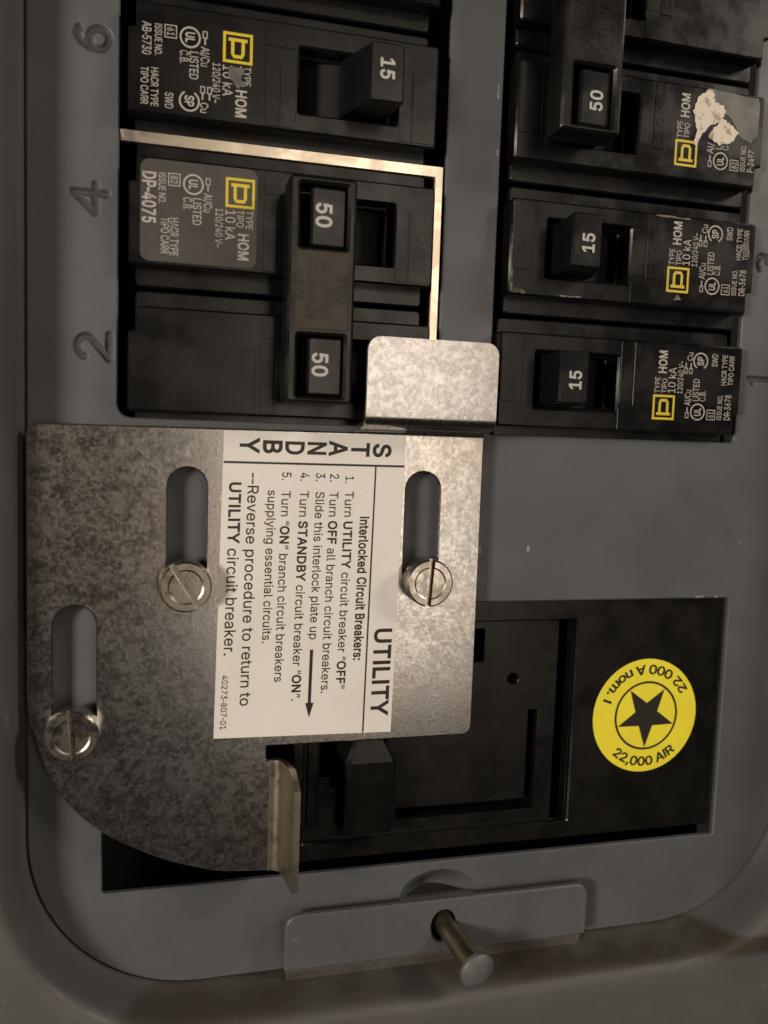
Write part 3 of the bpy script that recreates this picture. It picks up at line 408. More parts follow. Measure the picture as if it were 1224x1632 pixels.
def layout(runs):
    """runs: [(text, bold)] -> verts, faces, length; cap height 1"""
    V, F, x = [], [], 0.0
    for t, bold in runs:
        for c in t:
            v, f, a = glyph(c, bold)
            o = len(V); V += [(p[0]+x, p[1]) for p in v]; F += [tuple(i+o for i in q) for q in f]
            x += a+(0.035 if bold else 0)
    return V, F, x
def put_text(mb, runs, x, y, length, cap, ang, z, shear=0.0, off=0.006, depth=0.0, bold=0.028):
    """baseline starts at (x, y), runs in direction ang for 'length', capital height 'cap'"""
    if isinstance(runs, str): runs = [(runs, False)]
    V, F, L = layout(runs)
    ca, sa = math.cos(R(ang)), math.sin(R(ang)); kx = length/L
    def tr(p, zz):
        u, w = p[0]*kx, p[1]*cap
        X = x+u*ca-w*sa; Y = y+u*sa+w*ca
        return (X+shear*Y, Y, zz)
    def up(q):
        a, b, c = (V[i] for i in q[:3])
        return q if (b[0]-a[0])*(c[1]-a[1])-(b[1]-a[1])*(c[0]-a[0]) > 0 else tuple(reversed(q))
    mb.add([tr(p, z+depth) for p in V], [up(q) for q in F])
    if depth:
        cnt = {}
        for q in F:
            q = up(q)
            for i in range(len(q)):
                e = (q[i], q[(i+1) % len(q)]); cnt[e] = cnt.get(e, 0)+1
        o = len(mb.v); n = len(V)
        mb.v += [tr(p, z) for p in V]+[tr(p, z+depth) for p in V]
        for (a, b) in cnt:
            if (b, a) not in cnt: mb.f.append((o+a, o+b, o+b+n, o+a+n))
    return mb
def ring(mb, cx, cy, ro, ri, z, n=28, a0=0, a1=360):
    k = n if a1-a0 == 360 else n+1
    v = []
    for i in range(k):
        t = R(a0+(a1-a0)*i/n); v += [(cx+ro*math.cos(t), cy+ro*math.sin(t), z), (cx+ri*math.cos(t), cy+ri*math.sin(t), z)]
    f = []
    for i in range(n):
        a = 2*i; b = 2*((i+1) % k) ; f.append((a, b, b+1, a+1))
    mb.add(v, f)
def quad(mb, x0, x1, y0, y1, z): mb.add([(x0, y0, z), (x1, y0, z), (x1, y1, z), (x0, y1, z)], [(0, 1, 2, 3)])
def frame(mb, x0, x1, y0, y1, w, z):
    quad(mb, x0, x1, y0, y0+w, z); quad(mb, x0, x1, y1-w, y1, z); quad(mb, x0, x0+w, y0+w, y1-w, z); quad(mb, x1-w, x1, y0+w, y1-w, z)

# ------------------------------------------------------------------ the enclosure: cover and trim
panel = empty('electrical_panel', 'grey enamelled steel panel front with rounded recess holding all the breakers', 'electrical panel')
CX0, CX1, CY0, CY1, CR = -22.8, 142.0, -108.6, 128.0, 32.0
OPEN_L = rrect(-7.1, 53.7, 1.9, 103.0, 2.4, 4)
OPEN_R = rrect(64.9, 122.9, 1.2, 103.0, 0.8, 3)
OPEN_M = rrect(-9.3, 124.6, -88.6, -33.4, 0.5, 2)
DENT = [(50.0, -96.2)]+[(58.2-8.2*math.cos(R(a)), -96.2+5.6*math.sin(R(a))) for a in range(12, 180, 12)]+[(66.4, -96.2)]
# stamped digits: strokes in an upright unit box (u right, v up)
def arcp(cx, cy, rx, ry, a0, a1, n=10): return [(cx+rx*math.cos(R(a0+(a1-a0)*i/n)), cy+ry*math.sin(R(a0+(a1-a0)*i/n))) for i in range(n+1)]
DIG = {'6': [[(0.86, 0.90), (0.62, 0.97), (0.34, 0.84), (0.14, 0.58), (0.10, 0.32)], arcp(0.5, 0.30, 0.41, 0.30, 0, 360, 18)],
       '4': [[(0.70, 0.0), (0.70, 1.0), (0.0, 0.34), (1.0, 0.34)]],
       '2': [arcp(0.47, 0.71, 0.42, 0.28, 165, -25, 12)+[(0.0, 0.0), (0.98, 0.0)]],
       '3': [arcp(0.45, 0.74, 0.40, 0.25, 150, -80, 10)+arcp(0.45, 0.26, 0.45, 0.26, 80, -150, 10)],
       '1': [[(0.3, 0.8), (0.55, 1.0), (0.55, 0.0)]]}
digits = [('6', -8.9, 65.0, 4.2, 5.6), ('4', -9.2, 37.6, 4.8, 5.6), ('2', -8.6, 12.2, 4.3, 5.5), ('3', 130.6, 38.6, 4.0, 5.0), ('1', 130.6, 13.2, 4.0, 5.0)]
PAD = 1.5
cells = [rrect(x-h-PAD, min(x+PAD, -7.45) if x < 0 else x+PAD, y-PAD, y+w+PAD) for t, x, y, w, h in digits]
mb = MB()
mb.prism(rrect(CX0+0.35, CX1-0.35, CY0+0.35, CY1-0.35, CR-0.35, 14), -1.2, 0.0, (OPEN_L, OPEN_R, OPEN_M, DENT), 0.25, plain=cells)
cover = mb.build('cover', M['cover'], panel)
def seg_d(px, py, a, b):
    dx, dy = b[0]-a[0], b[1]-a[1]; t = max(0, min(1, ((px-a[0])*dx+(py-a[1])*dy)/(dx*dx+dy*dy+1e-9)))
    return math.hypot(px-a[0]-t*dx, py-a[1]-t*dy)
for (t, x, y, w, h), cell in zip(digits, cells):
    st_ = [[(x-v_*h, y+u_*w) for u_, v_ in pl_] for pl_ in DIG[t]]
    x0, x1 = min(p[0] for p in cell), max(p[0] for p in cell); y0, y1 = min(p[1] for p in cell), max(p[1] for p in cell)
    nx = ny = 72; v = []; f = []; dd = []
    for j in range(ny+1):
        for i in range(nx+1):
            px, py = x0+(x1-x0)*i/nx, y0+(y1-y0)*j/ny
            d = min(seg_d(px, py, a_, b_) for pl_ in st_ for a_, b_ in zip(pl_, pl_[1:]))
            k = max(0.0, min(1.0, (0.85-d)/0.55)); k = k*k*(3-2*k); dd.append(d)
            edge = i in (0, nx) or j in (0, ny)
            v.append((px, py, 0.0 if edge else -0.55*k))
    for j in range(ny):
        for i in range(nx):
            a_ = j*(nx+1)+i; f.append((a_, a_+1, a_+nx+2, a_+nx+1))
    o = MB().add(v, f).build('stamped_number', M['cover'], cover, smooth=70)
    o.data.materials.append(M['groove_grey'])  # darker enamel for the faces along the digit strokes
    for p in o.data.polygons:
        if min(dd[i] for i in p.vertices) < 0.42: p.material_index = 1
# pressed finger dent above the latch
mb = MB(); nu, nv = 24, 10; v = []; f = []
for j in range(nv+1):
    for i in range(nu+1):
        a = math.pi*i/nu; q = 1-j/nv
        x = 58.2-8.35*math.cos(a)*q; y = -96.3+5.75*math.sin(a)*q
        v.append((x, y, -0.1-5.5*(math.sin(math.pi/2*(1-q)))**1.3))
for j in range(nv):
    for i in range(nu):
        a = j*(nu+1)+i; f.append((a, a+nu+1, a+nu+2, a+1))
mb.add(v, f).build('latch_dent', M['cover'], cover, smooth=60)
# chipped paint on the cover
for k, (x, y, w_, h_) in enumerate(((64.2, -22.6, 0.5, 1.6), (75.0, -22.3, 0.45, 1.3), (116.8, -33.0, 2.2, 0.45), (121.2, -33.1, 1.0, 0.35), (53.0, -32.9, 1.2, 0.3), (63.9, 68.0, 0.35, 2.4), (64.2, 56.5, 0.4, 1.2), (126.5, -21.0, 0.3, 1.0), (-6.6, 51.8, 0.5, 1.4))):
    c = jag0([(x-w_/2, y-h_/2), (x+w_/2, y-h_/2), (x+w_/2, y+h_/2), (x-w_/2, y+h_/2)], 3, 0.16, 40+k)
    MB().prism(c, -0.02, 0.035).build('paint_chip', M['chip'], cover, smooth=0)
# trim frame: a wall rising from the cover, a rounded lip and a flat border
prof = [(0.0, -2.0), (0.0, 0.15), (0.25, 0.5), (0.9, 3.2), (1.5, 6.4), (2.0, 8.6), (2.6, 9.9), (3.4, 10.7), (4.6, 11.1), (8, 11.25), (20, 11.3), (46, 11.3), (47, 10.6), (47, -22)]
mb = MB(); rings = []
for s_, z in prof: rings.append([(x, y, z) for x, y in rrect(CX0-s_, CX1+s_, CY0-s_, CY1+s_, CR+s_, 20)])
mb.loft(rings, False)
trim = mb.build('trim_frame', M['trim'], panel, smooth=50)
# latch ledge: sheet tab standing off the cover, with a hole for the pin
mb = MB()
mb.prism(rrect(25.4, 91.2, -106.3, -94.9, 2.6, 6, (0, 0, 1, 1)), 2.7, 4.0, ([(58.5+2.8*math.cos(R(a)), -100.7+3.5*math.sin(R(a))) for a in range(0, 360, 15)],), 0.35)
ledge = mb.build('latch_ledge', M['cover'], trim)
MB().box(26.0, 90.8, -109.4, -105.6, 0.2, 2.6, 0.3).build('ledge_fold', M['trim'], trim)
# interior behind the openings
MB().box(-20, 138, -104, 122, -40, -24).build('interior_back', M['dark'], panel)

# ------------------------------------------------------------------ branch breakers
FACE_Z = 3.2
SLOT = (-19.6, -1.2, -5.5, 5.9)
def lever_mesh(on):
    """toggle: prism in (x, z) extruded over y, leaning to the inner (on) or outer (off) end"""
    prof = [(-17.6, -5.0), (-9.2, -5.0), (-9.1, 3.0), (-12.2, 11.2), (-12.6, 11.9), (-18.1, 12.1), (-18.5, 11.6), (-17.6, 3.0)]
    if not on: prof = [(-20.7-x, z) for x, z in reversed(prof)]
    m = MB(); r_ = []
    for y, k in ((-4.75, 0.35), (-4.4, 0.0), (5.0, 0.0), (5.35, 0.35)):
        cx = sum(p[0] for p in prof)/len(prof); cz = sum(p[1] for p in prof)/len(prof)
        r_.append([(x-k*(1 if x > cx else -1), y, z-(k if z > cz else 0)) for x, z in prof])
    return m.loft(r_)
def slant_z(on):           # top face slope of the lever: (x at low end) for the number
    return 12.16
def pole(root, yc, on, number, mould=True):
    """one breaker pole built into root at local y offset yc"""
    case = MB()
    sl = rrect(-18.5, -2.0, yc-5.0, yc+5.4, 0.3, 2)
    case.prism(rrect(-26.6, 27.4, yc-12.55, yc+12.55, 0.8, 3), -22, -0.8, (sl,), 0.3)
    case_o = case.build('case', M['black'], root)
    fc = MB()
    out = [(-27.5+0.5, yc-9.35), (26.6, yc-9.35), (27.2, yc-8.8), (27.2, yc-5.2), (28.5, yc-4.8), (28.5, yc+8.9), (28.0, yc+9.35), (-27.0, yc+9.35), (-27.5, yc+8.8), (-27.5, yc-8.8)]
    seam = [(-27.2, yc-4.55), (-19.6, yc-4.55), (-19.6, yc-4.3), (-27.2, yc-4.3)]
    fc.prism(out, -0.8+0.0, FACE_Z, (rrect(SLOT[0], SLOT[1], yc+SLOT[2], yc+SLOT[3], 0.3, 2), ), 0.38, bottom=False)
    face_o = fc.build('face', M['black'], root)
    # shallow raised fields moulded on the face
    for x0, x1, y0, y1, h in ((-27.0, -22.6, -4.3, 8.7, 0.16), (-22.3, -20.0, -4.3, 8.7, 0.10), (-0.6, 2.2, -3.6, 8.8, 0.10), (2.5, 5.0, -4.0, 8.8, 0.16), (-0.8, 5.0, -9.0, -4.9, 0.12)):
        MB().box(x0, x1, yc+y0, yc+y1, FACE_Z-0.1, FACE_Z+h, 0.06).build('moulded_field', M['black'], face_o)
    dr = MB()                                                # rocker drum deep in the slot
    cx = -10.4
    rr = [[(cx+9.6*math.cos(R(a)), y, -7.5+7.0*math.sin(R(a))) for a in range(20, 161, 14)]+[(cx-9, y, -9), (cx+9, y, -9)] for y in (yc-4.9, yc+5.3)]
    dr.loft(rr).build('slot_drum', M['dark'], root, fix=True)
    lv = lever_mesh(on); lv.v = [(x, y+yc, z) for x, y, z in lv.v]
    h = lv.build('handle', M['handle'], root, fix=True)
    nm = MB()
    if on: put_text(nm, [(number, True)], -14.1, yc-2.2, 4.0, 2.45, 90, 12.2, off=0.01, bold=0.02)
    else: put_text(nm, [(number, True)], -3.1, yc-2.2, 4.5, 2.7, 90, 12.2, off=0.01, bold=0.02)
    nm.build('rating_number', M['whitenum'], h, smooth=0)
    if mould:
        for t_, x_, y_, L_, c_ in (('I ON', -24.2, -3.4, 7.5, 1.7), ('O OFF', 4.6, -2.9, 9.2, 1.6)):
            put_text(MB(), t_, x_, yc+y_, L_, c_, 90, FACE_Z+0.15, depth=0.1).build('moulded_lettering', M['black'], face_o, smooth=0)
    return face_o
Z_PRINT = FACE_Z+0.05
def logo(mb, x0, x1, y0, y1, z):
    w = (x1-x0)
    frame(mb, x0, x1, y0, y1, 0.48, z)
    # a letter D lying in the square, its straight side towards -y
    a, b, c, d = x0+0.95, x1-0.95, y0+0.95, y1-0.85
    t = 0.58
    quad(mb, a, b, c, c+t, z)
    quad(mb, a+0.45, a+0.45+t, c+t, d-0.7, z); quad(mb, b-0.45-t, b-0.45, c+t, d-0.7, z)
    mb.add([(a+0.45, d-0.7, z), (a+0.45+t, d-0.7, z), (a+0.45+t+0.15, d-t, z), (a+0.9, d, z)], [(0, 1, 2, 3)])
    mb.add([(b-0.45, d-0.7, z), (b-0.9, d, z), (b-0.45-t-0.15, d-t, z), (b-0.45-t, d-0.7, z)], [(0, 1, 2, 3)])
    mb.add([(a+0.9, d, z), (a+0.45+t+0.15, d-t, z), (b-0.45-t-0.15, d-t, z), (b-0.9, d, z)], [(0, 1, 2, 3)])
def plug(mb, x, y, z, s=1.0):     # little wire symbol: a box with a stem, running along +y
    frame(mb, x-0.42, x+0.42, y, y+1.25*s, 0.17, z); quad(mb, x-0.13, x+0.13, y+1.25*s, y+2.3*s, z)
def breaker_print(root, yc, issue, code, kind='full', dx=0.0, dy=0.0, z=Z_PRINT):
    T = MB(); t = lambda s, xb, y, L, c, o=0.006, b=False: put_text(T, [(s, b)], xb+dx, yc+y+dy, L, c, 90, z, off=o, bold=0.02)
    Lg = MB(); logo(Lg, 7.6+dx, 12.8+dx, yc-6.25+dy, yc-1.05+dy, z)
    Lg.build('maker_mark', M['yellow'], root, smooth=0)
    t('TYPE', 9.1, -0.75, 3.4, 1.25); t('HOM', 10.4, 3.35, 4.9, 1.85, b=True)
    t('TIPO', 10.75, -0.7, 3.1, 1.25)
    if kind != 'torn':
        t('10 kA', 12.75, -0.75, 5.5, 1.75); t('120/240 V~', 14.5, -0.75, 7.0, 1.3)
    plug(T, 15.9+dx, yc-5.7+dy, z)
    t('Al/Cu' if kind != 'torn' else 'Al/', 16.6, -3.05, 3.4 if kind != 'torn' else 2.2, 1.45)
    ring(T, 18.45+dx, yc-4.3+dy, 1.8, 1.5, z); t('UL', 19.2, -5.2, 1.8, 1.5, b=True)
    t('LISTED' if kind != 'torn' else 'L', 18.5, -2.1, 4.8 if kind != 'torn' else 0.9, 1.5)
    t('C.B.' if kind != 'torn' else 'C', 20.15, -2.05, 2.3 if kind != 'torn' else 1.0, 1.45)
    frame(T, 20.7+dx, 22.8+dx, yc-5.9+dy, yc-3.7+dy, 0.16, z); t('61' if kind == 'full' else '82', 22.35, -5.5, 1.45, 1.2)
    t('ISSUE NO.', 24.4, -5.85, 5.4, 1.2)
    if kind == 'sticker': t(code, 27.1, -5.85, 9.0, 2.2, b=True)
    else: t(code, 26.5, -5.85, 5.5 if kind == 'full' else 4.6, 1.5)
    if kind == 'full':
        plug(T, 15.0+dx, yc+3.6+dy, z); plug(T, 16.2+dx, yc+3.6+dy, z); t('Cu', 16.55, 6.3, 1.9, 1.35)
        ring(T, 18.45+dx, yc+6.4+dy, 1.8, 1.5, z, 26, -60, 240); t('SP', 19.2, 5.45, 1.9, 1.5, b=True)
        t('SWD', 22.6, 5.35, 2.8, 1.4)
        t('HACR TYPE', 25.0, 1.5, 6.6, 1.25); t('TIPO CARR', 26.7, 1.6, 6.3, 1.25)
    if kind == 'sticker':
        t('HACR TYPE', 22.35, 1.7, 6.7, 1.4); t('TIPO CARR', 23.95, 1.8, 6.3, 1.4)
    return T.build('printed_lettering', M['white'], root, smooth=0)
jag = jag0
def tie_bar(root, y_low, y_high, on):
    """U-shaped bar slipped over both levers, a window at each"""
    x0, x1 = (-22.6, -10.4) if on else (-10.2, 1.7)
    cx = (x0+x1)/2
    wx0, wx1 = (-20.3, -12.2) if on else (-8.6, -0.2)
    T = MB()
    wins = [rrect(wx0, wx1, yc-5.05, yc+5.75, 0.3, 2) for yc in (y_low, y_high)]
    T.prism(rrect(x0, x1, y_low-6.3, y_high+6.8, 0.7, 3), 6.6, 12.9, wins, 0.5)
    o = T.build('handle_tie', M['tie'], root)
    E_ = MB(); mid = (y_low+y_high)/2
    if not on: MB().box(x0+1.2, x1-1.4, mid-6.6, mid+6.9, 12.8, 13.02, 0.1, 0.4).build('tie_sheen_pad', M['sheen_pad'], o)  # thin sheet added to carry the painted reflection
    for k, (s, L) in enumerate((('TRIP', 5.6), ('COMMON', 10.4), ('COMMUN', 10.4), ('DECL.', 6.4))):
        put_text(E_, [(s, True)], x0+3.4+k*2.55, mid-L/2, L, 1.7, 90, 12.9 if on else 13.02, depth=0.08)
    E_.build('embossed_lettering', M['tie'], o, smooth=0)
    return o

XL6, XL, XR, XR1 = 22.9, 23.2, 94.0, 92.8
# single breaker beside the pressed 6
b = empty('circuit_breaker', 'black single 15 amp breaker beside the pressed number 6, switched on', 'circuit breaker', (XL6, 63.9, 0), True)
f = pole(b, 0, True, '15'); breaker_print(b, 0, '', 'AB-5730', dx=-0.3)
sm = MB(); sm.prism(jag([(8.6, -0.4), (11.8, -0.2), (11.0, 1.8), (9.6, 3.2), (8.2, 2.6), (9.3, 1.0)], 3, 0.3, 3), Z_PRINT+0.01, Z_PRINT+0.05).build('paint_smear', M['peeled'], b, smooth=0)
# two-pole breaker beside 4 and 2
b = empty('two_pole_breaker', 'black two-pole 50 amp breaker beside pressed 4 and 2, handles tied and off', 'circuit breaker', (XL, 12.3, 0), True)
f = pole(b, 0, False, '50'); f4 = pole(b, -25.8, False, '50')
tie_bar(b, -25.8, 0, False)
st = MB(); st.prism(rrect(6.2, 26.6, -25.8-8.9, -25.8+8.6, 1.6, 5), FACE_Z-0.02, FACE_Z+0.07, (), 0.03).build('rating_sticker', M['greysticker'], b)
breaker_print(b, -25.8, '', 'DP-4075', 'sticker', dx=-0.9, dy=-0.9, z=FACE_Z+0.11)
pl = MB(); pl.box(6.0, 27.6, -2.6, 8.9, FACE_Z-0.1, FACE_Z+0.12, 0.06).build('blank_label_field', M['black'], b)
# breaker above, cut by the top of the picture
b = empty('circuit_breaker', 'black breaker at the very top left, only its lower shoulder in view', 'circuit breaker', (XL6, 89.7, 0), True)
pole(b, 0, True, '20')
# right column
b = empty('circuit_breaker', 'black single 15 amp breaker, lowest in the right column above bare grey steel', 'circuit breaker', (XR1, 12.3, 0))
pole(b, 0, True, '15'); breaker_print(b, 0, '', 'DR-3678', dx=-0.3, dy=-0.5)
b = empty('circuit_breaker', 'black single 15 amp breaker in the middle of the right column, scuffed edges', 'circuit breaker', (XR, 38.2, 0))
pole(b, 0, True, '15'); breaker_print(b, 0, '', 'DR-3678')
for k, q in enumerate(([(-27.2, -8.8), (-26.7, -8.6), (-26.75, 7.6), (-27.1, 8.6)], [(-26.6, -9.0), (-23.6, -8.95), (-24.4, -8.3), (-26.5, -7.7)], [(-16.5, -9.0), (-11.4, -9.0), (-12.2, -8.6), (-16.0, -8.65)], [(4.0, 8.7), (12.5, 8.75), (12.0, 9.0), (4.4, 9.0)], [(25.4, 3.0), (27.0, 2.2), (26.6, 6.8), (25.8, 5.0), (24.2, 4.6)], [(9.4, -7.9), (11.2, -7.7), (10.6, -6.7), (9.9, -6.9)])):
    MB().prism(jag(q, 4, 0.14, 70+k), FACE_Z-0.02, Z_PRINT+0.03).build('scuff_mark', M['scuff'], b, smooth=0)
b = empty('two_pole_breaker', 'black two-pole 50 amp breaker at top right with torn white label residue', 'circuit breaker', (XR, 64.2, 0))
pole(b, 0, True, '50'); pole(b, 25.9, True, '50'); tie_bar(b, 0, 25.9, True)
breaker_print(b, 0, '', 'P-2497', 'torn', dy=-0.5)
g = MB(); g.prism(jag([(14.6, 9.0), (17.0, 9.1), (26.6, 8.8), (27.0, 8.0), (26.8, 1.0), (25.2, -0.6), (22.6, 0.5), (20.2, 4.2), (16.0, 6.6)], 3, 0.25, 5), Z_PRINT-0.04, Z_PRINT+0.04).build('peeled_patch', M['peeled'], b, smooth=0)
g = MB(); g.prism(jag([(11.2, 4.4), (12.6, 7.6), (14.8, 9.2), (15.8, 8.6), (16.0, 6.8), (18.4, 6.4), (19.0, 4.9), (18.2, 3.8), (20.4, 2.6), (22.4, 1.2), (20.4, -1.0), (17.6, -1.6), (15.0, -0.4), (16.2, 1.4), (17.8, 2.9), (15.8, 2.2), (13.6, 0.2), (12.6, -2.4), (11.8, -2.2), (12.4, 1.0)], 7, 0.24, 11), Z_PRINT+0.02, Z_PRINT+0.12).build('torn_paper', M['torn'], b, smooth=0)

# bare metal angle strip between the left breakers and the middle rail
mb = MB(); mb.prism([(-6.9, 50.5), (51.6, 50.5), (51.6, 8.0), (53.3, 8.0), (53.3, 52.7), (-6.9, 52.7)], -1.9, -0.35, (), 0.15)
tag(mb.build('metal_strip', M['strip']), 'bright bare metal L-shaped strip running under breaker 6 and down the rail', 'metal strip')

# ------------------------------------------------------------------ main breaker
mainb = empty('main_breaker', 'large black main breaker in the wide lower opening with round yellow sticker', 'circuit breaker', (0, 0, 0))
MZ = -1.35
mb = MB()
mb.prism(rrect(27.0, 124.3, -86.7, -31.0, 0.4, 2), -9, MZ, (rrect(29.2, 88.0, -82.9, -37.9, 0.3, 2),), 0.3)
case = mb.build('case', M['mainb'], mainb)
mb = MB()
FZ = -2.7
GROOVE = [(78.2, -57.8), (80.4, -57.8), (80.4, -80.0), (46.9, -80.0), (46.9, -77.7), (78.2, -77.7)]
HSLOT = [(34.9, -72.0), (36.3, -72.0), (36.3, -80.2), (46.6, -80.2), (46.6, -46.0), (32.6, -46.0), (32.6, -69.6), (34.9, -69.6)]
mb.prism(rrect(29.0, 88.2, -83.1, -37.7), -12, FZ, (GROOVE, HSLOT, circle(74.2, -50.8, 1.25, 20), rrect(64.4, 67.2, -46.8, -39.7, 0.2, 2), rrect(84.5, 87.95, -82.8, -38.0, 0.1, 2)), 0.15)
mb.build('recess_floor', M['mainb'], mainb)
MB().box(47.2, 77.9, -77.4, -57.9, FZ-0.05, FZ+0.10, 0.08).build('inner_panel', M['mainb'], mainb)
MB().box(28.5, 88.2, -84, -37, -20, -14.2).build('recess_back', M['dark'], mainb)
# ribs left of the lever
MB().box(30.0, 32.2, -80, -56, FZ-0.1, FZ+0.6, 0.2).build('guide_rib', M['mainb'], mainb)
mb = MB()
def hsec(y, xa, xb, z1, ch): return [(xa, y, -12), (xb, y, -12), (xb, y, z1-ch), (xb-ch, y, z1), (xa+ch, y, z1), (xa, y, z1-ch)]
mb.loft([hsec(-80.2, 37.2, 47.4, 2.0, 0.6), hsec(-79.6, 36.9, 47.6, 2.6, 0.7), hsec(-64.6, 36.8, 46.9, 4.1, 0.8), hsec(-64.0, 36.9, 46.8, 3.8, 0.9), hsec(-58.6, 39.6, 44.0, 1.0, 0.6), hsec(-50, 39.8, 43.8, -2, 0.4)])
hd = mb.build('handle', M['mainb'], mainb, fix=True)
mb = MB(); mb.prism(rrect(38.6, 45.8, -78.9, -66.0, 0.6, 3), -0.1, 0.22, (rrect(39.0, 45.4, -78.5, -66.4, 0.5, 3),), 0.05)
put_text(mb, '200', 44.0, -77.6, 9.6, 3.4, 90, 0.0, depth=0.24)
mb.v = [(x, y, z+4.1+(y+64.6)*0.1) for x, y, z in mb.v]          # follows the sloping front of the lever
mb.build('embossed_rating', M['mainb'], hd, smooth=0)
mb = MB(); put_text(mb, 'O/OFF', 83.6, -75.2, 13.0, 2.4, 90, FZ, depth=0.12); mb.build('moulded_lettering', M['mainb'], mainb, smooth=0)
# round yellow sticker
SX, SY = 105.9, -60.0
mb = MB(); mb.prism(circle(SX, SY, 12.9, 64), MZ-0.02, MZ+0.10, (), 0.04)
stk = mb.build('yellow_sticker', M['sticker'], mainb)
stk['label'] = 'round yellow sticker with a black star'
mb = MB(); zs = MZ+0.14
ring(mb, SX+0.2, SY, 7.85, 7.35, zs, 56)
pts = []
for k in range(10):
    r_ = 7.3 if k % 2 == 0 else 7.3*0.395; a = R(-90+36*k); pts.append((SX+0.2+r_*math.cos(a), SY+r_*math.sin(a), zs))
mb.add([(SX+0.2, SY, zs)]+pts, [(0, 1+k, 1+(k+1) % 10) for k in range(10)])
def arc_text(mb, s, a0, a1, rb, cap):
    tot = sum(glyph(c, True)[2] for c in s); ang = a0
    for c in s:
        w = glyph(c, True)[2]
        da = (a1-a0)*w/tot
        if c != ' ':
            m = R(ang+da/2); L = R(da)*rb
            V, F, _ = layout([(c, True)])
            tx, ty = -math.sin(m), math.cos(m); ux, uy = -math.cos(m), -math.sin(m)
            ox, oy = SX+0.2+rb*math.cos(m), SY+rb*math.sin(m)
            vv = []
            for px, py in V:
                u = (px-w/2)/w*L; q = py*cap; vv.append((ox+tx*u+ux*q, oy+ty*u+uy*q, zs))
            mb.add(vv, F)
        ang += da
arc_text(mb, '22,000 AIR', 226, 313, 11.5, 2.0)
arc_text(mb, '22 000 A nom. I', 28, 162, 11.5, 2.0)
mb.build('star_and_lettering', M['ink'], stk, smooth=0)

# ------------------------------------------------------------------ interlock plate
plate = empty('interlock_plate', 'zinc plated sliding interlock plate with slots and white instruction label', 'metal plate', (20, -30, 2.6))
PO = (20, -30, 1.8)
def catmull(p, n=4):
    out = []
    for i in range(len(p)-1):
        a, b, c, d = p[max(i-1, 0)], p[i], p[i+1], p[min(i+2, len(p)-1)]
        for j in range(n):
            t = j/n
            out.append(tuple(0.5*(2*b[k]+(c[k]-a[k])*t+(2*a[k]-5*b[k]+4*c[k]-d[k])*t*t+(3*b[k]-a[k]-3*c[k]+d[k])*t**3) for k in (0, 1)))
    return out+[p[-1]]
arc = catmull([(-22.0, -47.5), (-21.6, -52.5), (-20.2, -58.0), (-18.3, -63.2), (-15.6, -67.9), (-10.6, -73.4), (-4.4, -77.6), (1.9, -80.8), (7.7, -82.9), (13.2, -84.3), (21.8, -85.0)])
outline = [(-22.1, -2.6)]+arc+[(21.8, -62.8), (20.9, -62.7), (20.9, -60.0)]
outline += [(60.6+2.0*math.sin(R(a)), -58.0-2.0*math.cos(R(a))) for a in range(0, 91, 15)]
outline += [(62.6, 0.6), (36.6, 0.6), (-19.6, 0.35)]
outline += [(-19.6-2.5*math.sin(R(a)), -2.15+2.5*math.cos(R(a))) for a in range(15, 90, 15)]
ol = lambda P_: [(x-PO[0], y-PO[1]) for x, y in P_]
slots = [capsule(5.35, -31.5, -6.8, 7.0), capsule(50.35, -31.5, -6.6, 7.0), capsule(-14.0, -57.4, -32.0, 7.4)]
mb = MB(); mb.prism(ol(outline), 0, 1.2, [ol(s_) for s_ in slots], 0.26)
mb.build('plate_body', M['zinc'], plate)
def swept(path, w0, w1, mapf, end_r=0.0, n_end=8):
    """sheet metal strip: centre path [(a, b)], widened from w0 to w1, thickness 1.2"""
    t = 1.2; m = MB(); P_ = []
    L = [0]
    for i in range(1, len(path)): L.append(L[-1]+math.dist(path[i], path[i-1]))
    tot = L[-1]; rings_ = []
    for i, p in enumerate(path):
        a, b = path[max(i-1, 0)], path[min(i+1, len(path)-1)]
        d = Vector((b[0]-a[0], b[1]-a[1])).normalized(); nn = (-d.y, d.x)
        e = tot-L[i]; k = 0.0
        if end_r and e < end_r: k = end_r-math.sqrt(max(end_r**2-(end_r-e)**2, 0))
        up = (p[0]+nn[0]*t/2, p[1]+nn[1]*t/2); dn = (p[0]-nn[0]*t/2, p[1]-nn[1]*t/2)
        c = 0.15; upc = (p[0]+nn[0]*(t/2-c), p[1]+nn[1]*(t/2-c))
        rings_.append([mapf(dn, w0+k), mapf(dn, w1-k), mapf(upc, w1-k), mapf(up, w1-k-c), mapf(up, w0+k+c), mapf(upc, w0+k)])
    m.loft(rings_)
    return m
# upper tab: rises off the plate, then lies parallel to it
pth = [(-0.6, 2.42), (0.2, 2.42)]
pth += [(0.2+1.5*math.sin(R(a)), 3.92-1.5*math.cos(R(a))) for a in range(15, 80, 13)]
pth += [(1.75+0.0, 4.4), (2.0, 6.6)]
pth += [(4.1-2.05*math.cos(R(a)), 6.7+2.0*math.sin(R(a))) for a in range(8, 91, 12)]
pth += [(5.0, 8.72), (9, 8.8), (14, 8.85)]+[(18.2-2.4*(1-k/8)**1.6, 8.88) for k in range(9)]
mb = swept(pth, 36.7, 62.5, lambda q, w: (w-PO[0], q[0]-PO[1], q[1]-PO[2]), 2.4)
mb.build('upper_tab', M['zinc'], plate, fix=True, smooth=40)
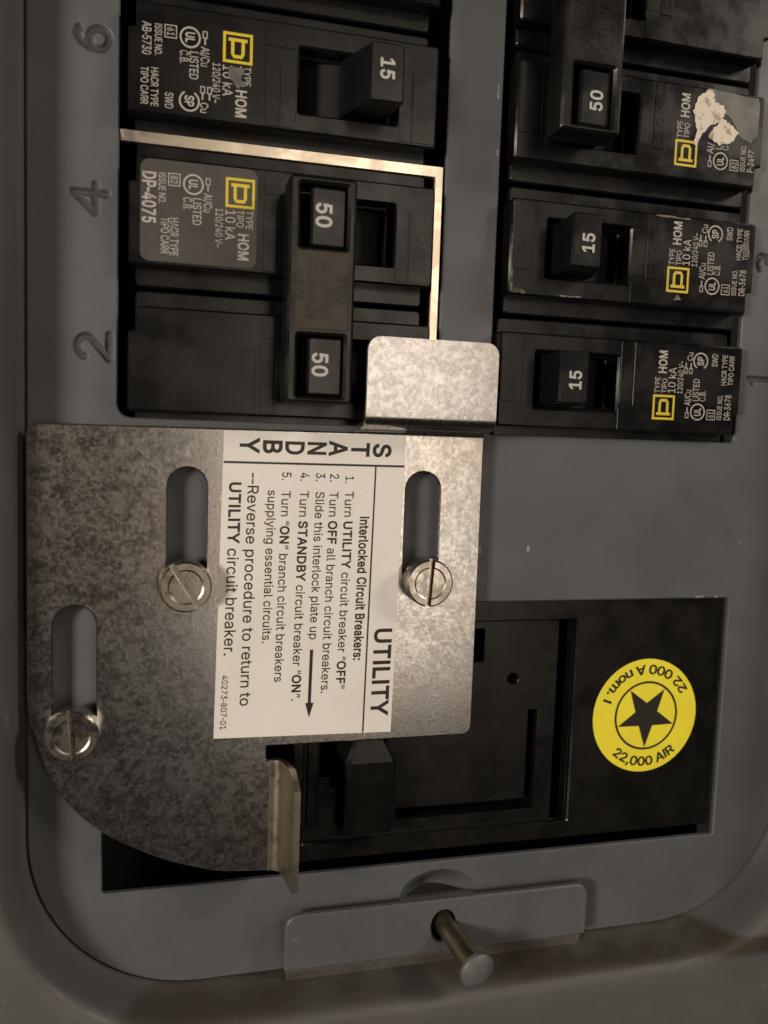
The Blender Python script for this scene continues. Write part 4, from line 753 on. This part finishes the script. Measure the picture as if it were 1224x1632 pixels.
# lower flange: bent straight out towards the viewer
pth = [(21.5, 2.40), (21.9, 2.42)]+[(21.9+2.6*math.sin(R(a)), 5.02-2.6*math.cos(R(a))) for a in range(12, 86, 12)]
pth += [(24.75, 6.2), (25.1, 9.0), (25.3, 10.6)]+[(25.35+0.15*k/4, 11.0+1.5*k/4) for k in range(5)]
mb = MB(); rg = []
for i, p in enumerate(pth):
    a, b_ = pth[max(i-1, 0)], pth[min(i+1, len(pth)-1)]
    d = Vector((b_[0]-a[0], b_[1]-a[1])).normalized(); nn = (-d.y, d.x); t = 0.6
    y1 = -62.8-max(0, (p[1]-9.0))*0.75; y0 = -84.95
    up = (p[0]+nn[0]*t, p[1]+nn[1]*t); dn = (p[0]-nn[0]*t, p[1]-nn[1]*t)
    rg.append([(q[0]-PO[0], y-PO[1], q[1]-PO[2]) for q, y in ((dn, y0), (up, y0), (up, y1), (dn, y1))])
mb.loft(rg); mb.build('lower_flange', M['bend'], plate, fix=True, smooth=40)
# instruction label
SH = 0.0165
lx = lambda x, y: x+SH*y
mb = MB(); mb.prism(ol([(lx(11.75, 0.0), 0.15), (lx(11.75, 0)+SH*-57.9, -57.9), (46.45+SH*-58.5, -58.5), (46.45, 0.25)]), 1.19, 1.27, (), 0.03)
lab = mb.build('instruction_label', M['label'], plate)
lab['label'] = 'white printed interlock instruction label'
T = MB(); zt = 1.31
def lt(runs, xb, y0, y1, cap, off=0.004, bold=0.028):
    # xb: baseline x at the start; the whole label leans by SH
    n0 = len(T.v)
    put_text(T, runs, 0, 0, abs(y1-y0), cap, -90, zt, off=off, bold=bold)
    for i in range(n0, len(T.v)):
        x, y, z = T.v[i]; T.v[i] = (x+xb+SH*y-PO[0], y+y0-PO[1], z)
for c, x0_, ys in (('S', 40.1, -1.35), ('T', 35.8, -1.3), ('A', 31.5, -1.2), ('N', 27.4, -1.3), ('D', 23.2, -1.3), ('B', 19.05, -1.2), ('Y', 14.8, -1.1)):
    lt([(c, True)], x0_, ys, ys-2.85, 3.35, bold=0.03)
lt([('Interlocked Circuit Breakers:', True)], 37.85, -15.4, -43.8, 1.75, bold=0.012)
lt('1.', 34.75, -7.6, -9.2, 1.6); lt([('Turn ', 0), ('UTILITY', 1), (' circuit breaker \u201c', 0), ('OFF', 1), ('\u201d', 0)], 34.75, -10.6, -49.4, 1.65)
lt('2.', 31.75, -7.25, -9.0, 1.7); lt([('Turn ', 0), ('OFF', 1), (' all branch circuit breakers.', 0)], 31.75, -10.7, -50.1, 1.65)
lt('3.', 29.05, -7.15, -8.95, 1.7); lt('Slide this interlock plate up', 29.05, -10.75, -39.4, 1.65)
lt('4.', 26.05, -7.2, -8.95, 1.7); lt([('Turn ', 0), ('STANDBY', 1), (' circuit breaker \u201c', 0), ('ON', 1), ('\u201d.', 0)], 26.05, -10.65, -51.4, 1.65)
lt('5.', 22.6, -7.15, -8.9, 1.7); lt([('Turn \u201c', 0), ('ON', 1), ('\u201d branch circuit breakers', 0)], 22.6, -10.7, -47.5, 1.65)
lt('supplying essential circuits.', 20.0, -10.6, -39.9, 1.65)
lt('--Reverse procedure to return to', 16.3, -7.45, -51.9, 2.0)
lt([('UTILITY', 1), (' circuit breaker.', 0)], 12.95, -9.2, -42.1, 2.05)
lt('40273-807-01', 12.15, -45.65, -56.3, 1.1)
lt([('UTILITY', True)], 41.6, -37.3, -55.1, 3.3, bold=0.03)
def lq(x0, x1, y0, y1):
    T.add([(x+SH*y-PO[0], y-PO[1], zt) for x, y in ((x0, y0), (x1, y0), (x1, y1), (x0, y1))], [(0, 1, 2, 3)])
lq(11.85, 46.4, -5.85, -5.45); lq(40.55, 40.85, -58.3, -5.85)
lq(29.45, 30.05, -51.9, -41.3)
T.add([(x+SH*y-PO[0], y-PO[1], zt) for x, y in ((28.95, -51.8), (29.8, -54.7), (30.6, -51.8))], [(0, 1, 2)])
T.build('lettering', M['ink'], lab, smooth=0)

# ------------------------------------------------------------------ screws
def screw(loc, ang, label):
    m = MB(); r0 = 4.65; h0, h1 = 0.0, 4.0; w = 0.55; zf = 2.7
    rt = empty('slotted_screw', label, 'screw', loc, group='screws holding the interlock plate')
    m.prism(circle(0, 0, r0, 40), h0, zf)
    for sgn in (1, -1):
        def seg(r): 
            a0 = math.asin(w/r); pts = [(r*math.cos(a0+(math.pi-2*a0)*i/18), r*math.sin(a0+(math.pi-2*a0)*i/18)) for i in range(19)]
            return pts
        P_ = seg(r0); top = seg(r0-0.35); ri = seg(3.2); rj = seg(2.9)
        n = len(P_)
        v = [(x, y, zf) for x, y in P_]+[(x, y, h1-0.35) for x, y in P_]+[(x, y, h1) for x, y in top]+[(x, y, h1) for x, y in ri]+[(x, y, h1-0.15) for x, y in rj]
        f = []
        for k in range(4):
            for i in range(n-1): f.append((k*n+i, k*n+i+1, (k+1)*n+i+1, (k+1)*n+i))
        f.append(tuple(4*n+i for i in range(n)))
        f.append((0, n, 2*n, 3*n, 4*n, 5*n-1, 4*n-1, 3*n-1, 2*n-1, n-1))
        ca, sa = math.cos(R(ang)), math.sin(R(ang))
        if sgn < 0: v = [(-x, -y, z) for x, y, z in v]
        m.add([(x*ca-y*sa, x*sa+y*ca, z) for x, y, z in v], f)
    m.build('screw_head', M['screw'], rt, fix=True, smooth=14)
    sh = MB(); sh.prism(circle(0, 0, 3.2, 24), -8, 0.2); sh.build('shank', M['screw'], rt)
    return rt
screw((5.2, -28.2, 3.82), 122, 'slotted screw left of the white label, at its slot\'s lower end')
screw((51.3, -28.0, 3.82), 86, 'slotted screw right of the white label with upright slot')
screw((-14.1, -54.8, 3.82), 94, 'slotted screw near the rounded left edge, lowest of the three')

# ------------------------------------------------------------------ latch pin
pin = empty('latch_pin', 'brassy pin with grey round head poking from the latch ledge hole', 'pin', (58.6, -100.7, 2))
A_, B_ = Vector((0, 0, -4)), Vector((2.9, -2.7, 12.5))
ax = (B_-A_).normalized(); ux = ax.cross(Vector((0, 1, 0))).normalized(); uy = ax.cross(ux).normalized()
def cyl(p, r, n=24): return [tuple(p+ux*r*math.cos(2*math.pi*i/n)-uy*r*math.sin(2*math.pi*i/n)*1.0 for i in range(n))]
def ringv(p, r, n=28): return [tuple(p+ux*r*math.cos(2*math.pi*i/n)+uy*r*math.sin(2*math.pi*i/n)) for i in range(n)]
MB().loft([ringv(A_, 2.2), ringv(A_+ax*6, 2.2), ringv(B_, 2.15)]).build('shank', M['brass'], pin, fix=True)
MB().loft([ringv(B_-ax*0.3, 3.0), ringv(B_, 3.5), ringv(B_+ax*0.8, 3.65), ringv(B_+ax*1.3, 3.3), ringv(B_+ax*1.7, 2.3), ringv(B_+ax*1.9, 1.1), ringv(B_+ax*1.95, 0.3)]).build('head', M['pinhead'], pin, fix=True, smooth=45)
